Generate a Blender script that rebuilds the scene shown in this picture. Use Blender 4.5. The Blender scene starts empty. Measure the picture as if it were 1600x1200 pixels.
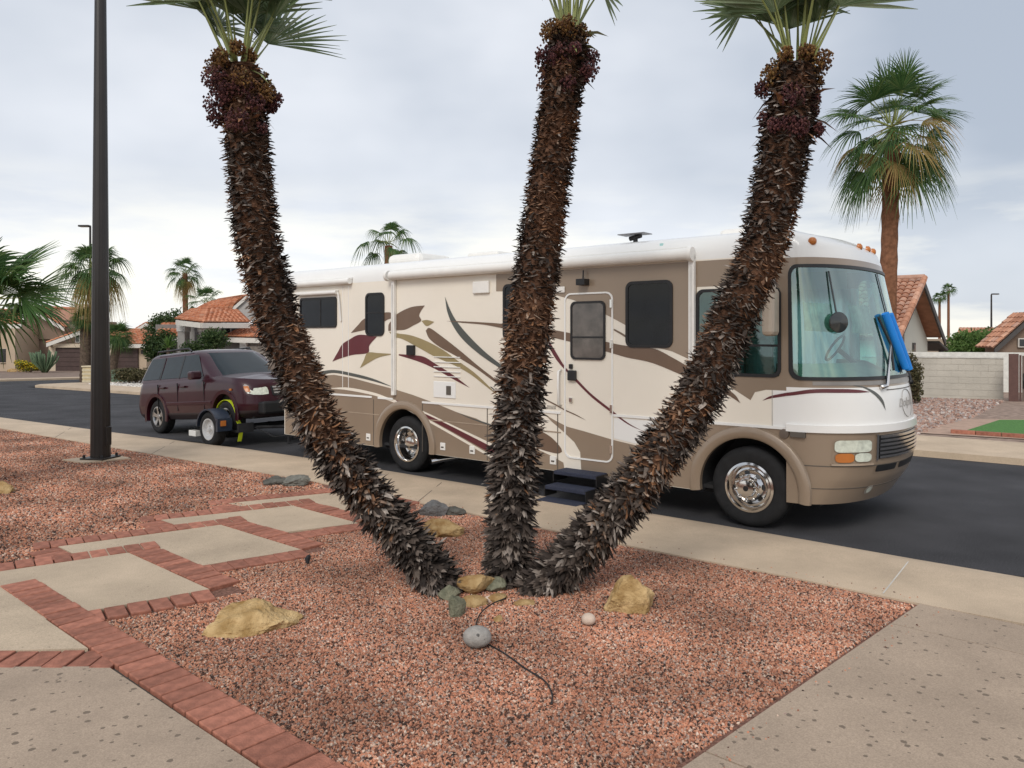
import bpy, bmesh, math, random
from math import sin, cos, pi, radians
from mathutils import Vector, Matrix, geometry, noise
random.seed(7)
SC = bpy.context.scene
COL = SC.collection

# ------------------------------------------------------------------ camera
cam = bpy.data.cameras.new('camera'); camo = bpy.data.objects.new('camera', cam); COL.objects.link(camo)
camo.location = (0, 0, 2.1); camo.rotation_euler = (pi/2, 0, 0)
cam.sensor_width = 36; cam.lens = 27.0; cam.shift_y = -75/1600
cam.clip_start = .05; cam.clip_end = 2000
SC.camera = camo

# ------------------------------------------------------------------ sky, sun, exposure
SUN_EL, SUN_AZ = radians(40), radians(197)      # azimuth clockwise from +Y: behind the camera
W = bpy.data.worlds.new('World'); SC.world = W; W.use_nodes = True
def world():
    nt = W.node_tree; N = nt.nodes; L = nt.links
    N.clear()
    out = N.new('ShaderNodeOutputWorld'); bg = N.new('ShaderNodeBackground')
    bg.inputs['Strength'].default_value = .1
    L.new(bg.outputs[0], out.inputs[0])
    sky = N.new('ShaderNodeTexSky'); sky.sky_type = 'NISHITA'; sky.sun_disc = False
    sky.sun_elevation = SUN_EL; sky.sun_rotation = SUN_AZ
    tc = N.new('ShaderNodeTexCoord'); sep = N.new('ShaderNodeSeparateXYZ'); L.new(tc.outputs['Generated'], sep.inputs[0])
    mp = N.new('ShaderNodeMapping'); mp.inputs['Scale'].default_value = (1, 1, 1.9); mp.inputs['Location'].default_value = (5.5, 3.1, 2.2)
    L.new(tc.outputs['Generated'], mp.inputs[0])
    n1 = N.new('ShaderNodeTexNoise'); n1.inputs['Scale'].default_value = 1.15; n1.inputs['Detail'].default_value = 5; n1.inputs['Roughness'].default_value = .5
    L.new(mp.outputs[0], n1.inputs[0])
    r1 = N.new('ShaderNodeValToRGB'); e = r1.color_ramp.elements
    e[0].position = .37; e[0].color = (3.7, 4.15, 4.85, 1); e[1].position = .63; e[1].color = (7.1, 7.3, 7.7, 1)
    L.new(n1.outputs[0], r1.inputs[0])
    # broken bright band low over the horizon
    mp2 = N.new('ShaderNodeMapping'); mp2.inputs['Scale'].default_value = (1, 1, 5); mp2.inputs['Location'].default_value = (5.5, 3.1, 2.2)
    L.new(tc.outputs['Generated'], mp2.inputs[0])
    n2 = N.new('ShaderNodeTexNoise'); n2.inputs['Scale'].default_value = 3.2; n2.inputs['Detail'].default_value = 8; n2.inputs['Roughness'].default_value = .55
    L.new(mp2.outputs[0], n2.inputs[0])
    r2 = N.new('ShaderNodeValToRGB'); e = r2.color_ramp.elements; e[0].position = .42; e[0].color = (0, 0, 0, 1); e[1].position = .58; e[1].color = (1, 1, 1, 1)
    L.new(n2.outputs[0], r2.inputs[0])
    r3 = N.new('ShaderNodeValToRGB'); e = r3.color_ramp.elements
    e[0].position = 0; e[0].color = (.75, .75, .75, 1); e[1].position = .2; e[1].color = (0, 0, 0, 1)
    q = e.new(.10); q.color = (.8, .8, .8, 1)
    L.new(sep.outputs['Z'], r3.inputs[0])
    mu = N.new('ShaderNodeMath'); mu.operation = 'MULTIPLY'; L.new(r2.outputs[0], mu.inputs[0]); L.new(r3.outputs[0], mu.inputs[1])
    mx = N.new('ShaderNodeMix'); mx.data_type = 'RGBA'; L.new(mu.outputs[0], mx.inputs['Factor']); L.new(r1.outputs[0], mx.inputs['A'])
    mx.inputs['B'].default_value = (9.0, 8.7, 7.7, 1)
    m2 = N.new('ShaderNodeMix'); m2.data_type = 'RGBA'; m2.inputs['Factor'].default_value = .93
    L.new(sky.outputs[0], m2.inputs['A']); L.new(mx.outputs['Result'], m2.inputs['B'])
    L.new(m2.outputs['Result'], bg.inputs['Color'])
world()
sl = bpy.data.lights.new('sun', 'SUN'); sl.energy = 1.5; sl.angle = radians(24); sl.color = (1, .95, .88)
so = bpy.data.objects.new('sun', sl); COL.objects.link(so)
sd = Vector((sin(SUN_AZ)*cos(SUN_EL), cos(SUN_AZ)*cos(SUN_EL), sin(SUN_EL)))
so.rotation_euler = sd.to_track_quat('Z', 'Y').to_euler(); so.location = sd*50
SC.view_settings.view_transform = 'Standard'; SC.view_settings.look = 'None'
SC.view_settings.exposure = .40; SC.view_settings.gamma = 1; SC.view_settings.use_curve_mapping = False
SC.render.engine = 'CYCLES'

# ------------------------------------------------------------------ materials
MATS = {}
def mat(name, col, rough=.6, metal=0, var=.12, scale=6, bump=0, bscale=60, coat=0, rnd=0, spec=.5, detail=6, col2=None):
    """plain procedural surface: noise mottling, optional bump, optional per-object variation"""
    if name in MATS: return MATS[name]
    m = bpy.data.materials.new(name); m.use_nodes = True; MATS[name] = m
    nt = m.node_tree; N = nt.nodes; L = nt.links; b = N['Principled BSDF']
    b.inputs['Roughness'].default_value = rough; b.inputs['Metallic'].default_value = metal
    b.inputs['Specular IOR Level'].default_value = spec
    if coat: b.inputs['Coat Weight'].default_value = coat; b.inputs['Coat Roughness'].default_value = .08
    tc = N.new('ShaderNodeTexCoord')
    n = N.new('ShaderNodeTexNoise'); n.inputs['Scale'].default_value = scale; n.inputs['Detail'].default_value = detail
    L.new(tc.outputs['Object'], n.inputs[0])
    r = N.new('ShaderNodeValToRGB'); e = r.color_ramp.elements
    c2 = col2 or tuple(min(1, c*(1+var)) for c in col)
    e[0].position = .3; e[0].color = (*[c*(1-var) for c in col], 1); e[1].position = .7; e[1].color = (*c2, 1)
    L.new(n.outputs[0], r.inputs[0]); last = r.outputs[0]
    if rnd:
        oi = N.new('ShaderNodeObjectInfo'); at = N.new('ShaderNodeAttribute'); at.attribute_name = 'rnd'
        ad = N.new('ShaderNodeMath'); ad.operation = 'ADD'; L.new(oi.outputs['Random'], ad.inputs[0]); L.new(at.outputs['Fac'], ad.inputs[1])
        fr = N.new('ShaderNodeMath'); fr.operation = 'FRACT'; L.new(ad.outputs[0], fr.inputs[0])
        mr = N.new('ShaderNodeMapRange'); mr.inputs['To Min'].default_value = 1-rnd; mr.inputs['To Max'].default_value = 1+rnd; L.new(fr.outputs[0], mr.inputs['Value'])
        vm = N.new('ShaderNodeVectorMath'); vm.operation = 'SCALE'; L.new(last, vm.inputs[0]); L.new(mr.outputs[0], vm.inputs['Scale']); last = vm.outputs[0]
    L.new(last, b.inputs['Base Color'])
    if bump:
        n3 = N.new('ShaderNodeTexNoise'); n3.inputs['Scale'].default_value = bscale; n3.inputs['Detail'].default_value = 5; L.new(tc.outputs['Object'], n3.inputs[0])
        bp = N.new('ShaderNodeBump'); bp.inputs['Strength'].default_value = bump; bp.inputs['Distance'].default_value = .02
        L.new(n3.outputs[0], bp.inputs['Height']); L.new(bp.outputs[0], b.inputs['Normal'])
    return m
def ramp_random(name, stops, rough=.85, scale=40, var=.2, drift=0, trans=0):
    """colour picked per object / instance / 'rnd' attribute from a ramp"""
    if name in MATS: return MATS[name]
    m = bpy.data.materials.new(name); m.use_nodes = True; MATS[name] = m
    nt = m.node_tree; N = nt.nodes; L = nt.links; b = N['Principled BSDF']; b.inputs['Roughness'].default_value = rough
    b.inputs['Specular IOR Level'].default_value = .3
    oi = N.new('ShaderNodeObjectInfo'); at = N.new('ShaderNodeAttribute'); at.attribute_name = 'rnd'
    ad = N.new('ShaderNodeMath'); ad.operation = 'ADD'; L.new(oi.outputs['Random'], ad.inputs[0]); L.new(at.outputs['Fac'], ad.inputs[1])
    fr = N.new('ShaderNodeMath'); fr.operation = 'FRACT'; L.new(ad.outputs[0], fr.inputs[0])
    r = N.new('ShaderNodeValToRGB'); e = r.color_ramp.elements
    e[0].position = stops[0][0]; e[0].color = (*stops[0][1], 1); e[1].position = stops[-1][0]; e[1].color = (*stops[-1][1], 1)
    for p, c in stops[1:-1]: q = e.new(p); q.color = (*c, 1)
    L.new(fr.outputs[0], r.inputs[0])
    tc = N.new('ShaderNodeTexCoord'); n = N.new('ShaderNodeTexNoise'); n.inputs['Scale'].default_value = scale; n.inputs['Detail'].default_value = 3; L.new(tc.outputs['Object'], n.inputs[0])
    mr = N.new('ShaderNodeMapRange'); mr.inputs['From Min'].default_value = .3; mr.inputs['From Max'].default_value = .7; mr.inputs['To Min'].default_value = 1-var; mr.inputs['To Max'].default_value = 1+var; L.new(n.outputs[0], mr.inputs['Value'])
    vm = N.new('ShaderNodeVectorMath'); vm.operation = 'SCALE'; L.new(r.outputs[0], vm.inputs[0]); L.new(mr.outputs[0], vm.inputs['Scale'])
    if drift:
        ge = N.new('ShaderNodeNewGeometry'); n2 = N.new('ShaderNodeTexNoise'); n2.inputs['Scale'].default_value = 1.1; n2.inputs['Detail'].default_value = 6; L.new(ge.outputs['Position'], n2.inputs[0])
        m2 = N.new('ShaderNodeMapRange'); m2.inputs['From Min'].default_value = .35; m2.inputs['From Max'].default_value = .65; m2.inputs['To Min'].default_value = 1-drift; m2.inputs['To Max'].default_value = 1+drift*.6; L.new(n2.outputs[0], m2.inputs['Value'])
        v2 = N.new('ShaderNodeVectorMath'); v2.operation = 'SCALE'; L.new(vm.outputs[0], v2.inputs[0]); L.new(m2.outputs[0], v2.inputs['Scale']); vm = v2
    L.new(vm.outputs[0], b.inputs['Base Color'])
    if trans:
        tb = N.new('ShaderNodeBsdfTranslucent'); L.new(vm.outputs[0], tb.inputs[0]); ms = N.new('ShaderNodeMixShader'); ms.inputs[0].default_value = trans
        L.new(b.outputs[0], ms.inputs[1]); L.new(tb.outputs[0], ms.inputs[2]); L.new(ms.outputs[0], N['Material Output'].inputs[0])
    return m
def concrete(name, col, drops=0):
    """cast concrete: blotches, fine grain and (drops) dark spots of the first rain"""
    m = bpy.data.materials.new(name); m.use_nodes = True; MATS[name] = m
    nt = m.node_tree; N = nt.nodes; L = nt.links; b = N['Principled BSDF']; b.inputs['Roughness'].default_value = .85
    b.inputs['Specular IOR Level'].default_value = .25
    tc = N.new('ShaderNodeTexCoord')
    n = N.new('ShaderNodeTexNoise'); n.inputs['Scale'].default_value = 1.3; n.inputs['Detail'].default_value = 9; n.inputs['Roughness'].default_value = .65; L.new(tc.outputs['Object'], n.inputs[0])
    r = N.new('ShaderNodeValToRGB'); e = r.color_ramp.elements
    e[0].position = .3; e[0].color = (*[c*.80 for c in col], 1); e[1].position = .68; e[1].color = (*[c*1.1 for c in col], 1); L.new(n.outputs[0], r.inputs[0])
    g = N.new('ShaderNodeTexNoise'); g.inputs['Scale'].default_value = 130; g.inputs['Detail'].default_value = 2; L.new(tc.outputs['Object'], g.inputs[0])
    mr = N.new('ShaderNodeMapRange'); mr.inputs['From Min'].default_value = .3; mr.inputs['From Max'].default_value = .7; mr.inputs['To Min'].default_value = .82; mr.inputs['To Max'].default_value = 1.15; L.new(g.outputs[0], mr.inputs['Value'])
    vm = N.new('ShaderNodeVectorMath'); vm.operation = 'SCALE'; L.new(r.outputs[0], vm.inputs[0]); L.new(mr.outputs[0], vm.inputs['Scale']); last = vm.outputs[0]
    if drops:
        v = N.new('ShaderNodeTexVoronoi'); v.inputs['Scale'].default_value = 17; v.inputs['Randomness'].default_value = 1
        wn = N.new('ShaderNodeTexNoise'); wn.inputs['Scale'].default_value = 60; L.new(tc.outputs['Object'], wn.inputs[0])
        wa = N.new('ShaderNodeVectorMath'); wa.operation = 'MULTIPLY_ADD'; wa.inputs[1].default_value = (.02, .02, 0); L.new(wn.outputs['Color'], wa.inputs[0]); L.new(tc.outputs['Object'], wa.inputs[2])
        fl = N.new('ShaderNodeVectorMath'); fl.operation = 'MULTIPLY'; fl.inputs[1].default_value = (1, 1, 0); L.new(wa.outputs[0], fl.inputs[0]); L.new(fl.outputs[0], v.inputs['Vector'])
        sp = N.new('ShaderNodeSeparateColor'); L.new(v.outputs['Color'], sp.inputs[0])
        th = N.new('ShaderNodeMapRange'); th.inputs['From Min'].default_value = .12; th.inputs['From Max'].default_value = 1; th.inputs['To Min'].default_value = 0; th.inputs['To Max'].default_value = .30*drops; L.new(sp.outputs[0], th.inputs['Value'])
        lt = N.new('ShaderNodeMath'); lt.operation = 'LESS_THAN'; L.new(v.outputs['Distance'], lt.inputs[0]); L.new(th.outputs[0], lt.inputs[1])
        mx = N.new('ShaderNodeMix'); mx.data_type = 'RGBA'; L.new(lt.outputs[0], mx.inputs['Factor']); L.new(last, mx.inputs['A']); mx.inputs['B'].default_value = (*[c*.46 for c in col], 1); last = mx.outputs['Result']
    L.new(last, b.inputs['Base Color'])
    bp = N.new('ShaderNodeBump'); bp.inputs['Strength'].default_value = .25; bp.inputs['Distance'].default_value = .004; L.new(g.outputs[0], bp.inputs['Height']); L.new(bp.outputs[0], b.inputs['Normal'])
    return m
def glass(name, tint, refl=.08, rough=.02):
    if name in MATS: return MATS[name]
    m = bpy.data.materials.new(name); m.use_nodes = True; MATS[name] = m
    nt = m.node_tree; N = nt.nodes; L = nt.links; N.remove(N['Principled BSDF'])
    t = N.new('ShaderNodeBsdfTransparent'); t.inputs[0].default_value = (*tint, 1)
    g = N.new('ShaderNodeBsdfGlossy'); g.inputs['Roughness'].default_value = rough; g.inputs[0].default_value = (.86,1,.98,1)
    lw = N.new('ShaderNodeFresnel'); lw.inputs['IOR'].default_value = 1.55
    ad = N.new('ShaderNodeMath'); ad.operation = 'ADD'; ad.inputs[1].default_value = refl; L.new(lw.outputs[0], ad.inputs[0])
    mx = N.new('ShaderNodeMixShader'); L.new(ad.outputs[0], mx.inputs[0]); L.new(t.outputs[0], mx.inputs[1]); L.new(g.outputs[0], mx.inputs[2])
    L.new(mx.outputs[0], N['Material Output'].inputs[0])
    return m

M_ASPH = mat('asphalt', (.047, .046, .049), .92, var=.3, scale=.9, bump=.35, bscale=160, spec=.2)
def asphalt_grain(m):
    nt = m.node_tree; N = nt.nodes; L = nt.links; b = N['Principled BSDF']; src = b.inputs['Base Color'].links[0].from_socket
    tc = N.new('ShaderNodeTexCoord'); v = N.new('ShaderNodeTexNoise'); v.inputs['Scale'].default_value = 90; v.inputs['Detail'].default_value = 3; L.new(tc.outputs['Object'], v.inputs[0])
    mr = N.new('ShaderNodeMapRange'); mr.inputs['From Min'].default_value = .35; mr.inputs['From Max'].default_value = .72; mr.inputs['To Min'].default_value = .6; mr.inputs['To Max'].default_value = 1.9; L.new(v.outputs[0], mr.inputs['Value'])
    vm = N.new('ShaderNodeVectorMath'); vm.operation = 'SCALE'; L.new(src, vm.inputs[0]); L.new(mr.outputs[0], vm.inputs['Scale']); L.new(vm.outputs[0], b.inputs['Base Color'])
asphalt_grain(M_ASPH)
M_CONC = concrete('concrete', (.545, .425, .305)); M_CONCD = concrete('concrete_rain', (.40, .308, .23), 1.0)
M_PAD = concrete('pad_concrete', (.50, .395, .285), .35)
M_DIRT = mat('gravel_bed', (.22, .115, .085), .95, var=.45, scale=45, bump=.8, bscale=90, spec=.15, detail=8)
M_DIRTF = mat('far_gravel_bed', (.30, .22, .175), .95, var=.4, scale=7, bump=.8, bscale=40, spec=.15, detail=8)
M_PEB = ramp_random('pebble', [(0, (.03, .02, .016)), (.15, (.10, .052, .037)), (.32, (.39, .165, .098)), (.58, (.57, .25, .148)), (.76, (.50, .27, .175)), (.86, (.28, .22, .195)), (.94, (.60, .42, .31)), (1, (.68, .53, .42))], .8, drift=.36)
M_PEBF = ramp_random('pebble_far', [(0, (.16, .11, .09)), (.3, (.34, .2, .15)), (.6, (.44, .30, .24)), (.85, (.30, .27, .26)), (1, (.6, .52, .46))], .85)
M_PEBW = ramp_random('pebble_white', [(0, (.35, .32, .29)), (.5, (.6, .56, .5)), (1, (.75, .72, .68))], .85)
M_BRICK = mat('brick', (.33, .135, .09), .85, var=.28, scale=14, bump=.35, bscale=70, rnd=.22, spec=.25)
M_TURF = mat('turf', (.07, .19, .035), .9, var=.3, scale=25, bump=.5, bscale=200)
M_BRONZE = mat('bronze_paint', (.018, .014, .012), .38, var=.2, scale=3, spec=.5)
M_BLACK = mat('black_plastic', (.012, .012, .013), .45, var=.2)
M_RUBBER = mat('rubber', (.016, .016, .017), .8, var=.25, scale=10, spec=.3)
M_DARK = mat('dark_chassis', (.02, .02, .022), .8, var=.3)
M_CHROME = mat('chrome', (.72, .70, .68), .12, 1, var=.05)
M_ALLOY = mat('alloy', (.5, .5, .5), .3, 1, var=.05)
M_STEEL = mat('steel_wheel', (.62, .62, .62), .4, .3, var=.06)
M_CREAM = mat('rv_cream', (.80, .735, .635), .3, var=.03, scale=1.2, coat=.35)
M_RVW = mat('rv_white', (.80, .79, .765), .28, var=.03, scale=1.2, coat=.4)
M_TAN = mat('rv_tan', (.285, .215, .155), .33, .15, var=.05, scale=1, coat=.4)
M_BROWN = mat('rv_brown', (.155, .098, .065), .4, var=.05, coat=.2)
M_OLIVE = mat('rv_olive', (.30, .235, .115), .4, var=.05, coat=.2)
M_MAROON = mat('rv_maroon', (.115, .022, .028), .4, var=.08, coat=.2)
M_GGREY = mat('rv_grey', (.085, .09, .082), .4, var=.05, coat=.2)
M_WPLAST = mat('white_plastic', (.78, .76, .72), .4, var=.04)
M_SEAM = mat('seam', (.10, .085, .07), .7, var=.1)
M_BGLASS = mat('black_glass', (.008, .009, .011), .06, var=.2, spec=.3)
M_WS = glass('windshield_glass', (.50, .90, .86), .2)
M_SG = glass('side_glass', (.35, .55, .52), .07)
M_AMBER = mat('amber_lens', (.46, .15, .03), .3, var=.1)
M_RED = mat('red_lens', (.5, .05, .03), .25, var=.1, coat=.5)
M_LENS = mat('clear_lens', (.58, .61, .52), .2, 0, var=.2, scale=20, coat=.8)
M_BLUE = mat('blue_foam', (.01, .22, .68), .6, var=.1)
M_NAVY = mat('navy_carpet', (.028, .033, .058), .9, var=.3, scale=60, bump=.4, bscale=200)
M_SUV = mat('suv_maroon', (.032, .005, .010), .3, .0, var=.1, spec=.3, coat=.3)
M_SUVTRIM = mat('suv_cladding', (.03, .02, .022), .5, var=.1)
M_SUVG = mat('suv_glass', (.010, .017, .020), .06, var=.2, spec=.3)
M_YEL = mat('strap_yellow', (.62, .72, .02), .7, var=.1)
M_FEND = mat('dolly_fender', (.02, .03, .05), .35, var=.1, coat=.3)
M_TILE = ramp_random('roof_tile', [(0, (.36, .135, .07)), (.5, (.50, .20, .105)), (.85, (.56, .27, .16)), (1, (.42, .22, .15))], .85, 3, .15)
M_TILER = ramp_random('roof_tile_pale', [(0, (.36, .17, .105)), (.5, (.48, .24, .15)), (.85, (.55, .31, .21)), (1, (.40, .24, .18))], .85, 3, .15)
M_STUC = mat('stucco_tan', (.46, .36, .26), .9, var=.08, scale=.6, bump=.2, bscale=20)
M_STUCB = mat('stucco_brown', (.215, .155, .115), .9, var=.08, scale=.6, bump=.2, bscale=20)
M_STUCL = mat('stucco_beige', (.56, .47, .36), .9, var=.06, scale=.6)
M_STUCW = mat('stucco_pale', (.56, .55, .48), .9, var=.06, scale=.6, bump=.25, bscale=18)
M_STUCG = mat('stucco_grey', (.19, .175, .165), .9, var=.08, scale=.6)
M_FASC = mat('fascia_white', (.62, .59, .54), .7, var=.05)
M_FASCD = mat('fascia_dark', (.07, .065, .062), .7, var=.1)
M_GDOOR = mat('garage_brown', (.062, .035, .03), .6, var=.15, scale=4)
M_WIN = mat('house_window', (.02, .022, .025), .1, var=.2, spec=.8)
M_TRUNK = mat('palm_fibre', (.105, .055, .034), .95, var=.55, scale=22, bump=1, bscale=55, spec=.1)
M_BOOT = ramp_random('leaf_base', [(0, (.022, .016, .013)), (.42, (.05, .037, .030)), (.68, (.095, .072, .058)), (.86, (.17, .135, .112)), (1, (.38, .325, .28))], .85, 30, .3)
M_BOOTR = ramp_random('leaf_base_rust', [(0, (.06, .034, .022)), (.3, (.14, .075, .045)), (.6, (.27, .13, .062)), (.8, (.20, .13, .092)), (1, (.36, .26, .19))], .85, 30, .3)
M_PTRUNK = mat('palm_bark', (.20, .095, .055), .95, var=.35, scale=9, bump=1, bscale=30, spec=.1)
M_GTRUNK = mat('grey_bark', (.11, .08, .06), .95, var=.35, scale=9, bump=1, bscale=30, spec=.1)
M_FR = ramp_random('frond', [(0, (.12, .18, .08)), (.5, (.18, .245, .125)), (1, (.28, .325, .20))], .5, 6, .15, trans=.4)
M_FRD = ramp_random('frond_deep', [(0, (.04, .095, .028)), (.5, (.07, .14, .04)), (1, (.13, .185, .06))], .5, 6, .15, trans=.4)
M_FRY = ramp_random('frond_dry', [(0, (.30, .20, .08)), (.5, (.42, .30, .12)), (1, (.26, .25, .08))], .8, 6, .15, trans=.4)
M_STALK = mat('petiole', (.22, .25, .08), .5, var=.2)
M_FRUIT = ramp_random('fruit_amber', [(0, (.06, .028, .016)), (.5, (.15, .072, .025)), (.85, (.24, .13, .04)), (1, (.12, .10, .04))], .5, 10, .2)
M_FRUITP = ramp_random('fruit_purple', [(0, (.03, .012, .015)), (.5, (.075, .026, .028)), (1, (.15, .06, .05))], .5, 10, .2)
M_LEAF = ramp_random('leaf_green', [(0, (.025, .055, .018)), (.5, (.05, .09, .028)), (1, (.10, .14, .05))], .6, 6, .15, trans=.4)
M_LEAFL = ramp_random('leaf_light', [(0, (.05, .11, .02)), (.5, (.10, .18, .04)), (1, (.17, .25, .08))], .6, 6, .15, trans=.4)
M_LEAFB = ramp_random('leaf_brownish', [(0, (.045, .042, .018)), (.5, (.08, .075, .03)), (1, (.14, .11, .06))], .7, 6, .15)
M_FLOWER = ramp_random('leaf_yellow', [(0, (.08, .13, .02)), (.4, (.14, .17, .03)), (.6, (.62, .45, .02)), (1, (.75, .55, .03))], .6, 6, .1)
M_CACT = mat('cactus', (.085, .135, .07), .7, var=.2, scale=8)

# ------------------------------------------------------------------ helpers
class MB:
    def __init__(s): s.v = []; s.f = []; s.mi = []; s.r = []
    def add(s, vs, fs, m=0, r=0.):
        o = len(s.v); s.v += [tuple(q) for q in vs]; s.f += [tuple(i+o for i in f) for f in fs]; s.mi += [m]*len(fs); s.r += [r]*len(fs); return s
    def box(s, x0, x1, y0, y1, z0, z1, m=0, M=None, r=0.):
        vs = [Vector(p) for p in ((x0,y0,z0),(x1,y0,z0),(x1,y1,z0),(x0,y1,z0),(x0,y0,z1),(x1,y0,z1),(x1,y1,z1),(x0,y1,z1))]
        if M: vs = [M @ q for q in vs]
        return s.add(vs, [(0,3,2,1),(4,5,6,7),(0,1,5,4),(1,2,6,5),(2,3,7,6),(3,0,4,7)], m, r)
    def tube(s, pts, rad, n=8, m=0, cap=True, r=0.):
        pts = [Vector(p) for p in pts]; k = len(pts)
        if not hasattr(rad, '__len__'): rad = [rad]*k
        vs = []; up = None
        for i, p in enumerate(pts):
            t = (pts[min(i+1,k-1)]-pts[max(i-1,0)]).normalized()
            if up is None: up = Vector((0,0,1)) if abs(t.z) < .9 else Vector((1,0,0))
            a = t.cross(up).normalized(); b = a.cross(t).normalized(); up = b
            for j in range(n):
                g = 2*pi*j/n; vs.append(p+(a*cos(g)+b*sin(g))*rad[i])
        fs = [(i*n+j, i*n+(j+1) % n, (i+1)*n+(j+1) % n, (i+1)*n+j) for i in range(k-1) for j in range(n)]
        if cap: fs += [tuple(range(n))[::-1], tuple(range((k-1)*n, k*n))]
        return s.add(vs, fs, m, r)
    def lathe(s, prof, n=32, M=None, m=0):
        """profile (radius, y) swept about the Y axis"""
        vs = []
        for (q, y) in prof:
            for j in range(n): g = 2*pi*j/n; p = Vector((q*cos(g), y, q*sin(g))); vs.append(M @ p if M else p)
        fs = [(i*n+j, i*n+(j+1) % n, (i+1)*n+(j+1) % n, (i+1)*n+j) for i in range(len(prof)-1) for j in range(n)]
        return s.add(vs, fs, m)
    def poly(s, loop, depth, m=0):
        """planar loop of 3-D points extruded by a vector"""
        d = Vector(depth); a = [Vector(p) for p in loop]; n = len(a)
        tri = geometry.tessellate_polygon([a]); fs = [tuple(t) for t in tri] + [tuple(i+n for i in t)[::-1] for t in tri]
        fs += [(i, (i+1) % n, (i+1) % n+n, i+n) for i in range(n)]
        return s.add(a+[p+d for p in a], fs, m)
    def build(s, name, mats, parent=None, smooth=False, bevel=0):
        me = bpy.data.meshes.new(name); me.from_pydata(s.v, [], s.f)
        if not isinstance(mats, (list, tuple)): mats = [mats]
        for q in mats: me.materials.append(q)
        if len(mats) > 1: me.polygons.foreach_set('material_index', s.mi)
        if any(s.r):
            at = me.attributes.new('rnd', 'FLOAT', 'FACE'); at.data.foreach_set('value', s.r)
        bm = bmesh.new(); bm.from_mesh(me); bmesh.ops.recalc_face_normals(bm, faces=bm.faces); bm.to_mesh(me); bm.free()
        if smooth is True: me.polygons.foreach_set('use_smooth', [True]*len(me.polygons))
        elif smooth:
            me.polygons.foreach_set('use_smooth', [True]*len(me.polygons)); me.set_sharp_from_angle(angle=radians(smooth))
        o = bpy.data.objects.new(name, me); COL.objects.link(o)
        if parent: o.parent = parent
        if bevel:
            b = o.modifiers.new('bevel', 'BEVEL'); b.width = bevel; b.segments = 2; b.limit_method = 'ANGLE'; b.angle_limit = radians(40)
        return o
def empty(name, loc=(0,0,0), rz=0, label=None, cat=None, group=None):
    o = bpy.data.objects.new(name, None); COL.objects.link(o); o.location = loc; o.rotation_euler = (0, 0, rz); o.empty_display_size = .2
    return tag(o, label, cat, group)
def tag(o, label=None, cat=None, group=None, kind=None):
    if label: o['label'] = label
    if cat: o['category'] = cat
    if group: o['group'] = group
    if kind: o['kind'] = kind
    return o
def H(y): return -.022*(min(y, 80)-18) if y > 18 else 0.
def at(px, py, d):
    """the point that a tape measure puts at depth d behind image position px, py"""
    return Vector(((px-800)/1200*d, d, 2.1+(525-py)/1200*d))
def gnd(px, d): return Vector(((px-800)/1200*d, d, H(d)))
def sheet(name, pts, z, m, parent=None, kind='structure', thick=0):
    """flat ground piece that follows the fall of the land beyond y = 18 and y = 80"""
    bm = bmesh.new(); vs = [bm.verts.new((p[0], p[1], z)) for p in pts]; f = bm.faces.new(vs)
    if thick:
        r = bmesh.ops.extrude_face_region(bm, geom=[f]); bmesh.ops.translate(bm, vec=(0,0,-thick), verts=[g for g in r['geom'] if isinstance(g, bmesh.types.BMVert)])
    for yy in (18, 80): bmesh.ops.bisect_plane(bm, geom=bm.verts[:]+bm.edges[:]+bm.faces[:], plane_co=(0,yy,0), plane_no=(0,1,0))
    for v in bm.verts: v.co.z += H(v.co.y)
    bmesh.ops.recalc_face_normals(bm, faces=bm.faces); bmesh.ops.triangulate(bm, faces=[f for f in bm.faces if len(f.verts) > 4])
    me = bpy.data.meshes.new(name); bm.to_mesh(me); bm.free(); me.materials.append(m)
    o = bpy.data.objects.new(name, me); COL.objects.link(o)
    if parent: o.parent = parent
    elif kind: o['kind'] = kind
    return o
def crom(pts, k=6):
    """open Catmull-Rom curve through 2-D or 3-D points"""
    P = [Vector(p) for p in pts]; out = []
    if len(P) < 3: return P
    for i in range(len(P)-1):
        p0 = P[i-1] if i else P[0]*2-P[1]; p1, p2 = P[i], P[i+1]; p3 = P[i+2] if i+2 < len(P) else P[-1]*2-P[-2]
        for j in range(k):
            t = j/k; out.append(.5*((2*p1)+(p2-p0)*t+(2*p0-5*p1+4*p2-p3)*t*t+(3*p1-p0-3*p2+p3)*t*t*t))
    out.append(P[-1]); return out
def smooth_lerp(x, xs, ys):
    if x <= xs[0]: return ys[0]
    for i in range(len(xs)-1):
        if x <= xs[i+1]: return ys[i]+(ys[i+1]-ys[i])*(x-xs[i])/(xs[i+1]-xs[i])
    return ys[-1]
def rrect(a0, a1, b0, b1, r, n=6, ra=None):
    """rounded rectangle outline; ra = radius along the first axis"""
    ra = ra or r; out = []
    for (ca, cb, g) in ((a1-ra, b1-r, 0), (a0+ra, b1-r, 90), (a0+ra, b0+r, 180), (a1-ra, b0+r, 270)):
        for i in range(n+1): q = radians(g+90*i/n); out.append((ca+ra*cos(q), cb+r*sin(q)))
    return out
def dense(outline, step=.05):
    out = []; n = len(outline)
    for i in range(n):
        a, b = outline[i], outline[(i+1) % n]; k = max(1, int(math.hypot(b[0]-a[0], b[1]-a[1])/step))
        out += [(a[0]+(b[0]-a[0])*j/k, a[1]+(b[1]-a[1])*j/k) for j in range(k)]
    return out
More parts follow.
